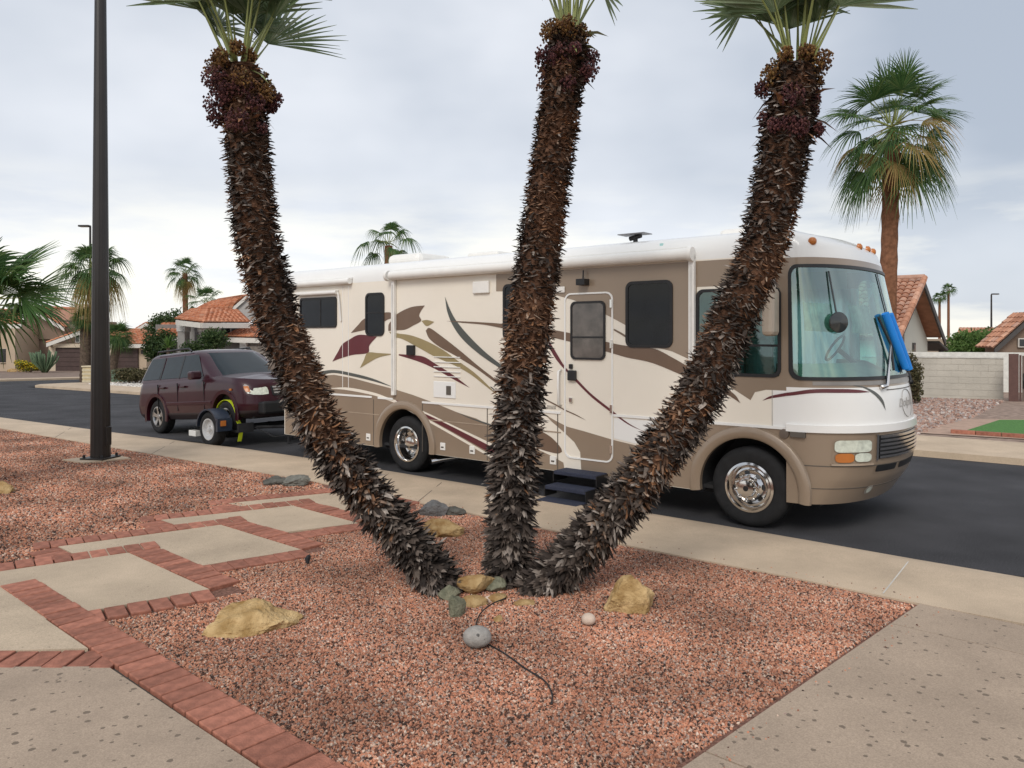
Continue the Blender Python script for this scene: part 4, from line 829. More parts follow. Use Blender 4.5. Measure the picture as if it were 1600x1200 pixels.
def gwin(b0, b1, z0, z1, sh):
    def pt(b_, z_, o): return lh(-.7+o, b_, z_)
    mb = MB(); vs = [pt(b0,z0,.01), pt(b1,z0,.01), pt(b1,z1,.01), pt(b0,z1,.01)]; mb.add(vs+[v+E1*.06 for v in vs], [(0,1,2,3),(4,7,6,5),(0,4,5,1),(1,5,6,2),(2,6,7,3),(3,7,4,0)]); f = mb.build('window', M_FASCD, hp)
    mb = MB(); w = (b1-b0)*sh; vs = [pt(b0+w,z0+.1,.08), pt(b1-.08,z0+.1,.08), pt(b1-.08,z1-.1,.08), pt(b0+w,z1-.1,.08)]; mb.add(vs, [(0,1,2,3)]); f2 = mb.build('pane', M_WIN, f)
    for i in range(3): mb = MB(); q = b0+w+(b1-.08-b0-w)*(i+.5)/3; vs = [pt(q-.05,z0+.1,.085), pt(q+.05,z0+.1,.085), pt(q+.05,z1-.1,.085), pt(q-.05,z1-.1,.085)]; mb.add(vs, [(0,1,2,3)]); mb.build('shutter', mat('shutter_tan',(.25,.19,.16),.7), f)
gwin(-2.9,-.9,-3.1,-1.75,.35); gwin(-2.9,-.9,-4.4,-3.15,.35); gwin(1.1,1.6,-4.2,-3.0,.1)
# lean-to patio roof at the back corner
mb = MB(); mb.poly([lh(-.2,hw_-.2,-drop-.3), lh(-.2,hw_+2.4,-drop-.75), lh(-5,hw_+2.4,-drop-.75), lh(-5,hw_-.2,-drop-.3)], (0,0,.12)); mb.build('patio_roof', M_FASCD, hp); b = MB(); p = lh(-.5,hw_+2.1,0); b.box(p.x-.09,p.x+.09,p.y-.09,p.y+.09,gz36,APX.z-drop-.7); b.build('patio_post', M_FASCD, hp)
# garden walls, gate
gw = empty('garden_wall', (0,0,0), 0, 'pale stucco block garden wall with flat cap', 'wall'); wa, wb = Vector((13.2,29.0)), Vector((17.15,26.8))
def wseg(a, b, z1, m, name='wall_panel', t=.2):
    a, b = Vector(a), Vector(b); k = (b-a).orthogonal().normalized()*t; mb = MB(); q = [(a.x,a.y),(b.x,b.y),(b.x+k.x,b.y+k.y),(a.x+k.x,a.y+k.y)]; z0 = -.5
    mb.add([(x, y, z0) for x, y in q]+[(x, y, z1) for x, y in q], [(0,1,2,3),(4,5,6,7),(0,1,5,4),(1,2,6,5),(2,3,7,6),(3,0,4,7)]); return mb
m_blk = mat('block_pale', (.49,.455,.39), .92, var=.1, scale=1.2, bump=.5, bscale=9)
rows = 8; zt = 1.36
for i in range(rows):
    n_ = 10
    for j in range(-1, n_):
        d_ = (wb-wa)/n_; o_ = .5 if i % 2 else 0; a = wa+d_*max(0, j+o_)+d_*.006; b_ = wa+d_*min(n_, j+1+o_)-d_*.006
        if (b_-a).dot(d_) < .05*d_.length**2: continue
        mb = MB(); k = (b_-a).orthogonal().normalized()*.2; jit = random.uniform(0,.007); a2, b2 = a-k.normalized()*jit, b_-k.normalized()*jit; z0 = -.49+i*.225; q = [(a2.x,a2.y),(b2.x,b2.y),(b2.x+k.x,b2.y+k.y),(a2.x+k.x,a2.y+k.y)]
        mb.add([(x,y,z0+.004) for x,y in q]+[(x,y,z0+.221) for x,y in q], [(0,1,2,3),(4,5,6,7),(0,1,5,4),(1,2,6,5),(2,3,7,6),(3,0,4,7)]); mb.build('block', m_blk, gw)
kk = (wb-wa).orthogonal().normalized(); wseg(wa+kk*.009, wb+kk*.009, zt-.05, m_blk, t=.14).build('core', m_blk, gw)
mb = MB(); k2 = kk*.26; a, b_ = wa-kk*.03, wb-kk*.03; q = [(a.x,a.y),(b_.x,b_.y),(b_.x+k2.x,b_.y+k2.y),(a.x+k2.x,a.y+k2.y)]; mb.add([(x,y,1.312) for x,y in q]+[(x,y,1.365) for x,y in q], [(0,1,2,3),(4,5,6,7),(0,1,5,4),(1,2,6,5),(2,3,7,6),(3,0,4,7)]); mb.build('cap', mat('wall_cap',(.60,.58,.53),.9), gw)
bw = empty('back_wall', (0,0,0), 0, 'whitewashed wall behind the garden wall', 'wall'); wseg((14.5,33.5),(24,30.5),1.42,M_STUCW).build('wall_panel', mat('white_wash',(.66,.65,.6),.9), bw)
gt = empty('side_gate', (0,0,0), 0, 'brown boarded gate with square post at the garden wall', 'gate'); M_GATE = mat('gate_brown',(.15,.105,.085),.75,var=.15,scale=4); M_POST = mat('gate_post',(.115,.06,.05),.8,var=.12)
ga, gb = Vector((16.75,25.9)), Vector((19.2,24.4)); gd = (gb-ga).normalized(); b = MB(); Mx = Matrix.Translation((ga.x, ga.y, 0)) @ Matrix.Rotation(math.atan2(gd.y, gd.x), 4, 'Z')
b.box(0,.28,-.14,.14,-.5,1.5, M=Mx); b.build('post', M_POST, gt)
for i in range(9): b = MB(); b.box(.38+i*.205,.38+i*.205+.195,-.03,.03,-.12,1.44, M=Mx); b.build('board', M_GATE, gt)
b = MB(); b.box(.30,.36,-.05,.05,-.14,1.46, M=Mx); b.build('frame', M_POST, gt); b = MB(); b.tube([Mx @ Vector((.42,-.06,.35)), Mx @ Vector((.42,-.09,.6)), Mx @ Vector((.42,-.06,.85))], .02, 6); b.build('handle', M_BLACK, gt)
# tan gabled house at the far right, low roofs behind the tree
hr = empty('brown_gable_house', (0,0,0), 0, 'brown stucco gable with tiled roof beyond the gate', 'house')
mb = MB(); mb.poly([at(1556,560,44), at(1556,541,44), at(1612,490,44), at(1680,545,44), at(1680,560,44)], (0,1,0)); mb.build('wall', M_STUCB, hr); fascia(hr, P(1553,545,43.6), P(1612,492,43.6), M_FASCD, .3)
q0, q1, q2 = P(1552,543,43.4), P(1612,489,43.4), P(1680,548,43.4); tiled(hr, [(q0, up_(q0,1.6), up_(q1,1.6), q1), (up_(q2,1.6), q2, q1, up_(q1,1.6))], M_TILER); win(hr, 1592,1604,530,541,43.9,M_FASC)
hq = empty('low_roof_house', (0,0,0), 0, 'low clay tiled roof showing behind the green tree', 'house'); a, b = at(1500,530,64), at(1585,530,64); bxo('wall', M_STUC, hq, a.x,b.x,64,72,H(64),a.z); tiled(hq, [(P(1494,531,63.5), P(1592,531,63.5), P(1570,513,68), P(1500,513,68))], M_TILER)
# ------------------------------------------------------------------ motorhome (local X forward, Y from the near side across, Z up)
RU = Vector((.778, -.629)).normalized(); RANG = math.atan2(RU.y, RU.x)
rv = empty('motorhome', (2.58, 8.4, 0), RANG, 'cream and tan motorhome with swoosh graphics parked along the street', 'motorhome')
WID = 2.55; XS = .42; XR = -8.62; PE = 2.2
ZF = [.33,.45,.6,.75,1.12,1.45,1.62,2.86,2.97,3.08,3.18,3.25,3.28]; XF = [1.10,1.18,1.28,1.33,1.345,1.31,1.27,.98,.95,.90,.74,.42,.2]
def inset(z): return smooth_lerp(z, [3.0,3.08,3.15,3.21,3.25,3.28], [0,.01,.035,.08,.15,.3])
def front(th, z, off=0.):
    """point on the curved nose; th runs from -90 degrees (near side) to +90"""
    def S(t, zz):
        x = smooth_lerp(zz, ZF, XF); c, s = max(0, cos(t)), sin(t); hw = WID/2-inset(zz)
        return Vector((XS+(x-XS)*c**(2/PE), WID/2+hw*(abs(s)**(2/PE))*(1 if s > 0 else -1), zz))
    p = S(th, z)
    if off:
        t = max(-1.5, min(1.5, th)); a = S(t+.01, z)-S(t-.01, z); b = S(t, z+.02)-S(t, z-.02); p = p+a.cross(b).normalized()*off
    return p
def side(x, z, off=0.): return Vector((x, -off, z))
xs = []; x = XR+.05
while x < XS-.001:
    fine = -6.25 < x < -4.65 or -.85 < x < .7
    xs.append(x); x += .028 if fine else .14
NF = 120; ths = [radians(-90+180*i/NF) for i in range(1, NF)]
zl = [.34+.028*i for i in range(27)]+[1.12,1.15,1.2,1.26,1.32,1.4,1.47,1.52,1.56]+[1.6+.028*i for i in range(46)]+[2.93,2.97,3.0,3.04,3.08,3.12,3.15,3.18,3.21,3.235,3.25,3.268,3.28]
WSO = rrect(radians(-88.7), radians(88.7), 1.635, 2.855, .11, 8, ra=radians(7)); WSI = rrect(radians(-86.3), radians(86.3), 1.672, 2.82, .09, 8, ra=radians(6))
CBO = rrect(-.61,.365,1.655,2.63,.09); CBI = rrect(-.575,.33,1.69,2.595,.07)
def in_rr(a, b, a0, a1, b0, b1): return a0 < a < a1 and b0 < b < b1
WHEELS = ((0., .43), (-5.45, .42)); AR = .585
mb = MB(); ring = []; meta = []
for z in zl:
    e = inset(z); row = []
    row.append((XR, WID-.12-e, z)); row.append((XR, .12+e, z)); row.append((XR+.015, .05+e, z))
    row += [(q, e, z) for q in xs] + [(XS, e, z)]
    row += [tuple(front(t, z)) for t in ths]
    row += [(q, WID-e, z) for q in (XS, .33, -.57, -2, -5, -7.5, XR+.05)] + [(XR+.015, WID-.05-e, z)]
    ring.append(row)
n = len(ring[0]); i0 = 3; i1 = 3+len(xs)
for r in ring: mb.v += r
for k in range(len(zl)-1):
    zc = (zl[k]+zl[k+1])/2
    for j in range(n):
        j2 = (j+1) % n; mi = 0
        if i0 <= j < i1:
            xc = (ring[k][j][0]+ring[k][j2][0])/2
            if any((xc-wx)**2+(zc-wz)**2 < AR**2 for wx, wz in WHEELS) and zc < 1.05: continue
            if in_rr(xc, zc, -.592,.347,1.672,2.612): continue
            mi = 0 if zc < 2.97 else 1
            if xc > .2 and zc < 1.12: mi = 2
            if xc > .27 and 1.12 < zc < 1.52: mi = 1
            if xc > .05 and 1.52 < zc < 2.93: mi = 2
        elif i1 <= j <= i1+NF:
            a = j-i1; tc_ = radians(-90+180*(a+.5)/NF)
            if in_rr(tc_, zc, radians(-87.5), radians(87.5), 1.655, 2.838): continue
            mi = 2 if zc < 1.12 or 1.56 < zc < 2.93 else 1
        elif j == i1+NF+1 and 1.7 < zc < 2.6: continue
        elif zc > 2.97: mi = 1
        mb.f.append((k*n+j, k*n+j2, (k+1)*n+j2, (k+1)*n+j)); mb.mi.append(mi); mb.r.append(0)
o_ = len(mb.v); mb.v.append((-4, WID/2, 3.31)); top = (len(zl)-1)*n
for j in range(n): mb.f.append((top+j, top+(j+1) % n, o_)); mb.mi.append(1); mb.r.append(0)
body = mb.build('body', [M_CREAM, M_RVW, M_TAN], rv, smooth=35)
mb = MB(); mb.box(XR+.1,.42,.1,WID-.1,.36,.40); mb.box(XR+.4,.6,.55,WID-.55,.22,.36)
for wx, wz in WHEELS: mb.box(wx-.62,wx+.62,.5,.54,.3,1.05); mb.box(wx-.62,wx+.62,.02,.5,1.02,1.06)
mb.box(-8.0,.3,1.0,1.1,.20,.3); mb.build('chassis', M_DARK, rv)
# decals: vinyl shapes lying a few millimetres off the side wall
def decal(name, up, lo, m, off=.003, k=6):
    a = crom([(*p, 0) for p in up], k); b = crom([(*p, 0) for p in lo], k)
    if (a[0]-b[0]).length < 1e-4: b = b[1:]
    if (a[-1]-b[-1]).length < 1e-4: b = b[:-1]
    loop = [side(p.x, p.y, off) for p in a]+[side(p.x, p.y, off) for p in reversed(b)]
    mbd = MB(); tri = geometry.tessellate_polygon([loop]); mbd.add(loop, [tuple(t) for t in tri]); return mbd.build(name, m, rv)
D = {'brown_a': ([(-6.72,2.15),(-6.55,2.27),(-6.35,2.39),(-5.89,2.47),(-5.71,2.46)], [(-6.72,2.15),(-6.43,2.19),(-6.08,2.24),(-5.85,2.35),(-5.71,2.38)]),
 'brown_b': ([(-5.81,2.18),(-5.8,2.28),(-5.71,2.36),(-5.59,2.45),(-5.3,2.54),(-5.0,2.56)], [(-5.81,2.18),(-5.61,2.19),(-5.43,2.2),(-5.25,2.26),(-5.08,2.33),(-5.12,2.41),(-5.08,2.48),(-5.0,2.56)]),
 'brown_g': ([(-4.98,2.18),(-4.9,2.22),(-4.69,2.12),(-4.28,1.89),(-3.9,1.66),(-3.52,1.45),(-3.17,1.24)], [(-4.98,2.18),(-4.9,2.06),(-4.69,1.94),(-4.41,1.83),(-4.01,1.66),(-3.6,1.45),(-3.17,1.23)]),
 'brown_j': ([(-4.56,2.32),(-4.21,2.31),(-3.49,2.27),(-2.69,2.19)], [(-4.56,2.32),(-4.21,2.29),(-3.82,2.26),(-3.49,2.21),(-2.69,2.09)]),
 'brown_k': ([(-2.69,2.19),(-2.37,2.14),(-1.82,2.03),(-1.52,1.98),(-1.15,1.95),(-.91,1.85),(-.71,1.75),(-.43,1.61),(-.17,1.47),(-.08,1.36)], [(-2.69,2.09),(-2.37,2.03),(-1.82,1.91),(-1.52,1.84),(-1.17,1.78),(-.76,1.64),(-.43,1.53),(-.22,1.44),(-.08,1.36)]),
 'grey_arc': ([(-8.06,1.42),(-7.54,1.49),(-7.16,1.53),(-6.68,1.49),(-6.18,1.42),(-5.68,1.3)], [(-8.06,1.37),(-7.54,1.43),(-7.16,1.48),(-6.68,1.44),(-6.18,1.38),(-5.68,1.3)]),
 'grey_i': ([(-4.58,2.68),(-4.49,2.51),(-4.36,2.33),(-4.13,2.12),(-3.82,1.89),(-3.5,1.7),(-3.17,1.52)], [(-4.58,2.68),(-4.53,2.45),(-4.41,2.24),(-4.21,2.04),(-3.9,1.84),(-3.56,1.67),(-3.17,1.5)]),
 'maroon_d': ([(-7.2,1.67),(-7.05,1.84),(-6.94,1.96),(-6.76,2.04),(-6.5,2.12),(-6.08,2.09)], [(-7.2,1.67),(-7.02,1.72),(-6.68,1.79),(-6.3,1.83),(-6.26,1.95),(-6.08,2.09)]),
 'maroon_h': ([(-5.57,1.82),(-5.3,1.81),(-5.03,1.79),(-4.78,1.69),(-4.41,1.53),(-4.09,1.36)], [(-5.57,1.8),(-5.12,1.71),(-4.78,1.61),(-4.41,1.47),(-4.09,1.36)]),
 'maroon_n': ([(-2.69,2.04),(-2.57,1.88),(-2.43,1.7),(-2.26,1.56),(-2.04,1.38),(-1.77,1.21),(-1.51,1.05),(-1.3,.96)], [(-2.69,1.95),(-2.57,1.79),(-2.43,1.66),(-2.28,1.53),(-2.04,1.34),(-1.78,1.18),(-1.51,1.03),(-1.3,.96)]),
 'olive_c': ([(-5.07,2.33),(-4.95,2.34),(-4.8,2.31)], [(-5.07,2.33),(-4.96,2.25),(-4.8,2.31)]),
 'olive_e': ([(-6.49,1.58),(-6.4,1.7),(-6.3,1.83),(-6.04,1.83),(-5.69,1.82)], [(-6.49,1.58),(-6.28,1.67),(-6.04,1.76),(-5.69,1.82)]),
 'olive_f': ([(-5.8,2.17),(-5.59,2.14),(-5.3,2.11),(-4.95,2.02),(-4.61,1.89),(-4.32,1.74),(-3.97,1.56),(-3.58,1.29),(-3.49,1.23)], [(-5.8,2.17),(-5.68,2.09),(-5.48,2.05),(-5.12,1.92),(-4.78,1.79),(-4.41,1.68),(-4.09,1.56),(-3.74,1.37),(-3.49,1.23)]),
 'brown_m': ([(-1.7,2.19),(-1.61,2.15),(-1.52,2.1),(-1.4,2.02)], [(-1.7,2.17),(-1.61,2.125),(-1.52,2.075),(-1.4,2.02)]),
 'brown_o': ([(-2.75,1.27),(-2.6,1.22),(-2.43,1.15),(-2.27,1.1),(-2.1,1.03)], [(-2.75,1.255),(-2.6,1.20),(-2.43,1.135),(-2.27,1.085),(-2.1,1.03)])}
MC = dict(brown=M_BROWN, olive=M_OLIVE, maroon=M_MAROON, grey=M_GGREY)
# broad tan fields first
decal('tan_panel', [(-3.6,2.955),(.2,2.955)], [(-3.6,2.72),(-3.35,2.71),(-2.85,2.69),(-2.57,2.63),(-2.3,2.56),(-1.78,2.35),(-1.53,2.23),(-1.14,1.97),(-.91,1.92),(-.69,1.83),(-.6,1.79),(-.6,2.66),(.2,2.66)], M_TAN, .002, 1)
decal('tan_panel', [(-.6,1.66),(.2,1.66)], [(-.6,1.79),(-.43,1.68),(-.21,1.54),(.03,1.4),(.08,1.49),(.2,1.52)], M_TAN, .002, 1)
C1 = [(-8.55,1.30),(-8.29,1.34),(-7.54,1.42),(-7.16,1.45),(-6.68,1.41),(-6.18,1.34),(-5.66,1.27),(-5.25,1.2),(-4.78,1.1),(-4.32,.99),(-3.97,.93),(-3.71,.85),(-3.3,.72),(-2.98,.62),(-2.87,.59),(-2.65,.53),(-2.46,.46),(-2.44,.35)]
AX = [( -5.45+ (AR-.005)*cos(radians(a)), .42+(AR-.005)*sin(radians(a))) for a in range(172, 6, -8)]
decal('tan_panel', C1, [(-8.55,.345),(-6.03,.345)]+[p for p in AX if p[1] > .35]+[(-4.87,.345),(-2.44,.345)], M_TAN, .002, 1)
AX0 = [(0+(AR-.005)*cos(radians(a)), .43+(AR-.005)*sin(radians(a))) for a in range(171, 70, -8)]
decal('tan_panel', [(-2.75,1.06),(-2.6,1.0),(-2.4,.93),(-2.13,.89),(-1.72,.82),(-1.4,.78),(-1.15,.86),(-.9,1.0),(-.67,1.095),(.21,1.105)], [(-2.75,1.06),(-2.65,.98),(-2.46,.86),(-2.29,.74),(-2.2,.62),(-2.18,.345),(-.59,.345)]+[p for p in AX0 if p[1] > .35]+[(.21,.99)], M_TAN, .002, 1)
decal('brown_swoosh', [(-2.9,.87),(-2.84,.85),(-2.65,.77),(-2.51,.66),(-2.48,.6)], [(-2.9,.61),(-2.7,.58),(-2.55,.57),(-2.48,.6)], M_BROWN, .004)
def offs(c, w): return [(x, z-w) for x, z in c]
W1 = [(-7.26,1.22),(-6.79,1.25),(-6.18,1.20),(-5.85,1.14),(-5.48,1.07),(-5.03,.97),(-4.41,.80),(-3.71,.61),(-3.3,.49)]
decal('white_stripe', W1, [(-7.26,1.215)]+offs(W1[1:], .045), M_CREAM, .004)
decal('maroon_stripe', [(-5.63,1.105),(-5.08,.955),(-4.61,.83),(-3.74,.575),(-3.3,.44)], [(-5.63,1.095),(-5.03,.90),(-4.41,.70),(-3.74,.48),(-3.3,.37)], M_MAROON, .0045)
decal('white_stripe', [(-5.6,1.045),(-5.03,.885),(-4.41,.685),(-3.74,.455),(-3.45,.36)], [(-5.6,1.035),(-5.03,.85),(-4.41,.645),(-3.74,.415),(-3.55,.345)], M_CREAM, .004)
decal('grey_stripe', [(-4.35,1.0),(-4.1,.94),(-3.7,.87)], [(-4.35,1.0),(-4.1,.925),(-3.7,.845)], M_GGREY, .005)
for i, (nm, (up, lo)) in enumerate(D.items()): decal(nm.split('_')[0]+'_swoosh', up, lo, MC[nm.split('_')[0]], .005+.0004*(i % 4))
decal('white_panel', [(-1.7,1.09),(-.75,1.09)], [(-1.7,.84),(-1.4,.80),(-1.15,.87),(-.9,1.02),(-.75,1.09)], M_RVW, .0045, 1)
# seams, belt moulding
def strip(name, x0, x1, z0, z1, m, off=.006, y0=0.): b = MB(); b.box(x0,x1,-off,y0+.002,z0,z1); return b.build(name, m, rv)
for x0, x1, z in ((-8.5,-6.2,1.12),(-6.05,-5.7,1.115),(-5.05,-2.5,1.10),(-1.7,.72,1.12)): strip('belt_moulding', x0, min(x1,.42), z-.012, z+.018, M_RVW, .014)
for x0, x1 in ((-8.5,-6.02),(-4.88,-3.76),(-3.74,-2.5)): strip('panel_ridge', x0, x1, .84, .855, mat('rv_tan_light',(.36,.28,.21),.4), .008)
for x in (-8.0,-6.93,-6.78,-6.16,-5.05,-3.76,-2.55,-1.05): strip('panel_seam', x-.005, x+.005, .36 if x not in (-6.93,-6.78) else 1.25, 1.09 if x not in (-6.93,-6.78) else 2.93, M_SEAM if x not in (-6.93,-6.78) else M_RVW, .0075)
strip('panel_seam', .265, .275, 1.14, 1.52, mat('seam_light',(.5,.48,.45),.6), .004)
for x in (-6.28,-4.62,-4.04,-2.62):
    b = MB(); b.box(x-.05,x+.05,-.016,0,.42,.53); la = b.build('compartment_latch', M_WPLAST, rv, bevel=.006); b = MB(); b.box(x-.025,x+.025,-.022,-.012,.455,.475); b.build('keyhole', M_SEAM, la)
# wheel arch trims
for wx, wz in WHEELS:
    b = MB(); vs = []; fs = []; N_ = 40
    for i in range(N_+1):
        a = radians(188-196*i/N_); 
        for (q, y) in ((AR-.03,.04),(AR-.03,-.02),(AR-.005,-.045),(AR+.05,-.05),(AR+.09,-.03),(AR+.10,.0)): vs.append((wx+q*cos(a), y, max(.34, wz+q*sin(a))))
    for i in range(N_):
        for j in range(5): fs.append((i*6+j, i*6+j+1, (i+1)*6+j+1, (i+1)*6+j))
    b.add(vs, fs); b.build('wheel_arch', M_TAN, rv, smooth=40)
    b = MB(); vs = []; fs = []
    for i in range(N_+1):
        a = radians(190-200*i/N_); vs += [(wx+(AR-.02)*cos(a), .03, max(.32, wz+(AR-.02)*sin(a))), (wx+(AR-.02)*cos(a), .7, max(.32, wz+(AR-.02)*sin(a)))]
    for i in range(N_): fs.append((2*i, 2*i+1, 2*i+3, 2*i+2))
    b.add(vs, fs); b.build('wheel_well', M_DARK, rv)
# wheels
def wheel(parent, x, z, y, R, w, rr, style, flip=1, steer=0):
    t = MB(); Mx = Matrix.Translation((x, y, z)) @ Matrix.Diagonal((1, flip, 1, 1))
    pr = [(rr,.03),(rr+.012,.006),(rr+.03,.0),(R-.075,-.012),(R-.045,-.006),(R-.018,.012),(R-.004,.035)]
    for i in range(5): yy = .05+(w-.1)*i/4; pr += [(R,yy),(R,yy+(w-.1)/5*.7),(R-.012,yy+(w-.1)/5*.72),(R-.012,yy+(w-.1)/5*.96)] if i < 4 else [(R,yy)]
    pr += [(R-.02,w-.015),(R-.07,w),(rr,w-.02)]
    t.lathe(pr, 56, Mx); ty = t.build('wheel', M_RUBBER, parent, smooth=35)
    b = MB()
    if style == 'dome':
        b.lathe([(rr+.004,.02),(rr+.012,-.006),(rr-.012,-.012),(rr-.03,.012),(rr-.05,.05),(rr-.07,.045),(rr-.085,.01),(rr-.12,-.022),(.13,-.034),(.105,-.036),(.10,-.06),(.085,-.088),(.05,-.094),(0.001,-.095)], 48, Mx)
        rm = b.build('rim', M_CHROME, ty, smooth=40)
        for i in range(10): a = i*pi/5+.2; n_ = MB(); n_.tube([Mx @ Vector((.135*cos(a),-.03,.135*sin(a))), Mx @ Vector((.135*cos(a),-.065,.135*sin(a))), Mx @ Vector((.135*cos(a),-.075,.135*sin(a)))], [.016,.014,.004], 8); n_.build('lug_nut', M_CHROME, ty, smooth=40)
        for i in range(8):
            a = i*pi/4+.1; n_ = MB(); q = rr-.092; c = Vector((q*cos(a), .004, q*sin(a))); ra = Vector((cos(a),0,sin(a))); tg = Vector((-sin(a),0,cos(a))); yy = Vector((0,-.022,0))
            n_.add([Mx @ (c+ra*.016*cos(g*pi/6)+tg*.034*sin(g*pi/6)+yy*(.6-.9*cos(g*pi/6)*.5)) for g in range(12)], [tuple(range(12))]); n_.build('vent_hole', M_BLACK, ty)
        n_ = MB(); n_.lathe([(.03,-.0955),(.028,-.098),(.001,-.0985)], 16, Mx); n_.build('hub_badge', M_BLACK, ty)
    elif style == 'deep':
        b.lathe([(rr+.004,.02),(rr+.012,-.006),(rr-.012,-.01),(rr-.03,.012),(rr-.045,.10),(rr-.06,.15),(.15,.155),(.125,.15),(.12,.09),(.10,.06),(.06,.05),(.001,.05)], 48, Mx); b.build('rim', M_CHROME, ty, smooth=40)
        for i in range(8): a = i*pi/4; n_ = MB(); n_.tube([Mx @ Vector((.135*cos(a),.15,.135*sin(a))), Mx @ Vector((.135*cos(a),.11,.135*sin(a)))], .014, 6); n_.build('lug_nut', M_CHROME, ty)
        for i in range(8):
            a = i*pi/4+.2; n_ = MB(); q = rr-.075; n_.add([Mx @ Vector((q*cos(a)+.028*cos(g*pi/4), .149, q*sin(a)+.028*sin(g*pi/4))) for g in range(8)], [tuple(range(8))]); n_.build('vent_hole', M_BLACK, ty)
    elif style == 'alloy':
        b.lathe([(rr+.004,.015),(rr+.006,-.002),(rr-.015,-.004),(rr-.03,.03),(rr-.035,.09),(rr-.04,.12)], 40, Mx); b.build('rim', M_ALLOY, ty, smooth=40)
        n_ = MB(); n_.lathe([(rr-.03,.10),(.001,.10)], 24, Mx); n_.build('brake_disc', M_DARK, ty)
        for i in range(5):
            a = i*2*pi/5+.3; ra = Vector((cos(a),0,sin(a))); tg = Vector((-sin(a),0,cos(a))); n_ = MB(); vv = []
            for (q, hw, y0) in ((.03,.035,.015),(.10,.034,.012),(rr-.015,.048,.0)): vv += [Mx @ (ra*q-tg*hw+Vector((0,y0,0))), Mx @ (ra*q+tg*hw+Vector((0,y0,0))), Mx @ (ra*q+tg*hw*.8+Vector((0,y0+.04,0))), Mx @ (ra*q-tg*hw*.8+Vector((0,y0+.04,0)))]
            n_.add(vv, [(0,1,5,4),(4,5,9,8),(1,2,6,5),(5,6,10,9),(3,0,4,7),(7,4,8,11),(8,9,10,11)]); n_.build('spoke', M_ALLOY, ty)
        n_ = MB(); n_.lathe([(.055,.03),(.05,.008),(.001,.005)], 20, Mx); n_.build('hub_cap', M_ALLOY, ty, smooth=40)
    else:
        b.lathe([(rr+.004,.015),(rr+.006,-.004),(rr-.012,-.004),(rr-.022,.03),(rr-.03,.06),(.09,.055),(.08,.035),(.055,.03),(.045,.0),(.001,-.005)], 36, Mx); b.build('rim', M_STEEL, ty, smooth=40)
        for i in range(5): a = i*2*pi/5; n_ = MB(); n_.tube([Mx @ Vector((.068*cos(a),.035,.068*sin(a))), Mx @ Vector((.068*cos(a),.012,.068*sin(a)))], .011, 6); n_.build('lug_nut', M_CHROME, ty)
    return ty
wheel(rv, 0, .44, .03, .44, .27, .262, 'dome'); wheel(rv, -5.45, .43, .05, .43, .27, .262, 'deep')
wheel(rv, 0, .44, WID-.03, .44, .27, .262, 'dome', -1); wheel(rv, -5.45, .43, WID-.05, .43, .27, .262, 'deep', -1)
wheel(rv, -5.45, .43, .36, .43, .27, .262, 'steel')
b = MB(); b.tube([(-4.5,.5,.3),(-4.75,.12,.26),(-4.83,-.04,.235)], .045, 12, cap=False); b.build('tailpipe', M_CHROME, rv, smooth=True)
# windshield and cab side window
def band_pts(t0, t1, z0, z1, r, ra):
    o = rrect(radians(t0), radians(t1), z0, z1, r, 8, ra=radians(ra)); out = []; n_ = len(o)
    for i in range(n_):
        a, c = o[i], o[(i+1) % n_]; k = 40 if i in (8, 26) else 10 if i in (17, 35) else 1
        out += [(a[0]+(c[0]-a[0])*j/k, a[1]+(c[1]-a[1])*j/k) for j in range(k)]
    return out
b = MB(); band(b, band_pts(-88.7,88.7,1.635,2.855,.11,7), band_pts(-86.3,86.3,1.672,2.82,.09,6), lambda a, c, o: front(a, c, o), -.02, .014); b.build('windshield_gasket', M_BLACK, rv, smooth=40)
b = MB(); WSG = rrect(radians(-81), radians(81), 1.68, 2.805, .09, 10, ra=radians(6)); NW = 60
vs = [front(radians(-87+174*i/NW), 1.66+1.17*j/16, .003) for j in range(17) for i in range(NW+1)]
b.add(vs, [(j*(NW+1)+i, j*(NW+1)+i+1, (j+1)*(NW+1)+i+1, (j+1)*(NW+1)+i) for j in range(16) for i in range(NW)]); b.build('windshield', M_WS, rv, smooth=True)
b = MB(); vs = []
for j in range(9): z = 1.68+1.13*j/8; vs += [front(-.016, z, .012), front(.016, z, .012)]
b.add(vs, [(2*j, 2*j+1, 2*j+3, 2*j+2) for j in range(8)]); b.build('windshield_divider', M_BLACK, rv)
b = MB(); band(b, CBO, CBI, side, -.02, .014); b.build('cab_window_frame', M_BLACK, rv)
b = MB(); b.add([side(-.59,1.67,.002), side(.345,1.67,.002), side(.345,2.61,.002), side(-.59,2.61,.002)], [(0,1,2,3)]); b.build('cab_window', M_SG, rv)
b = MB(); b.box(-.58,.34,-.01,.006,1.985,2.01); b.build('cab_window_bar', M_BLACK, rv)
def rv_window(name, x0, x1, z0, z1, r=.07, bar=None, vbar=None):
    b = MB(); band(b, rrect(x0,x1,z0,z1,r), rrect(x0+.035,x1-.035,z0+.035,z1-.035,r*.7), side, -.002, .018); f = b.build(name, M_BLACK, rv)
    b = MB(); ring_patch(b, rrect(x0+.03,x1-.03,z0+.03,z1-.03,r*.7), lambda a, c: side(a, c, .008), 2); b.build('pane', M_BGLASS, f)
    if bar: b = MB(); b.box(x0+.03,x1-.03,-.014,-.006,bar-.012,bar+.012); b.build('bar', M_BLACK, f)
    if vbar: b = MB(); b.box(vbar-.012,vbar+.012,-.014,-.006,z0+.03,z1-.03); b.build('bar', M_BLACK, f)
    return f
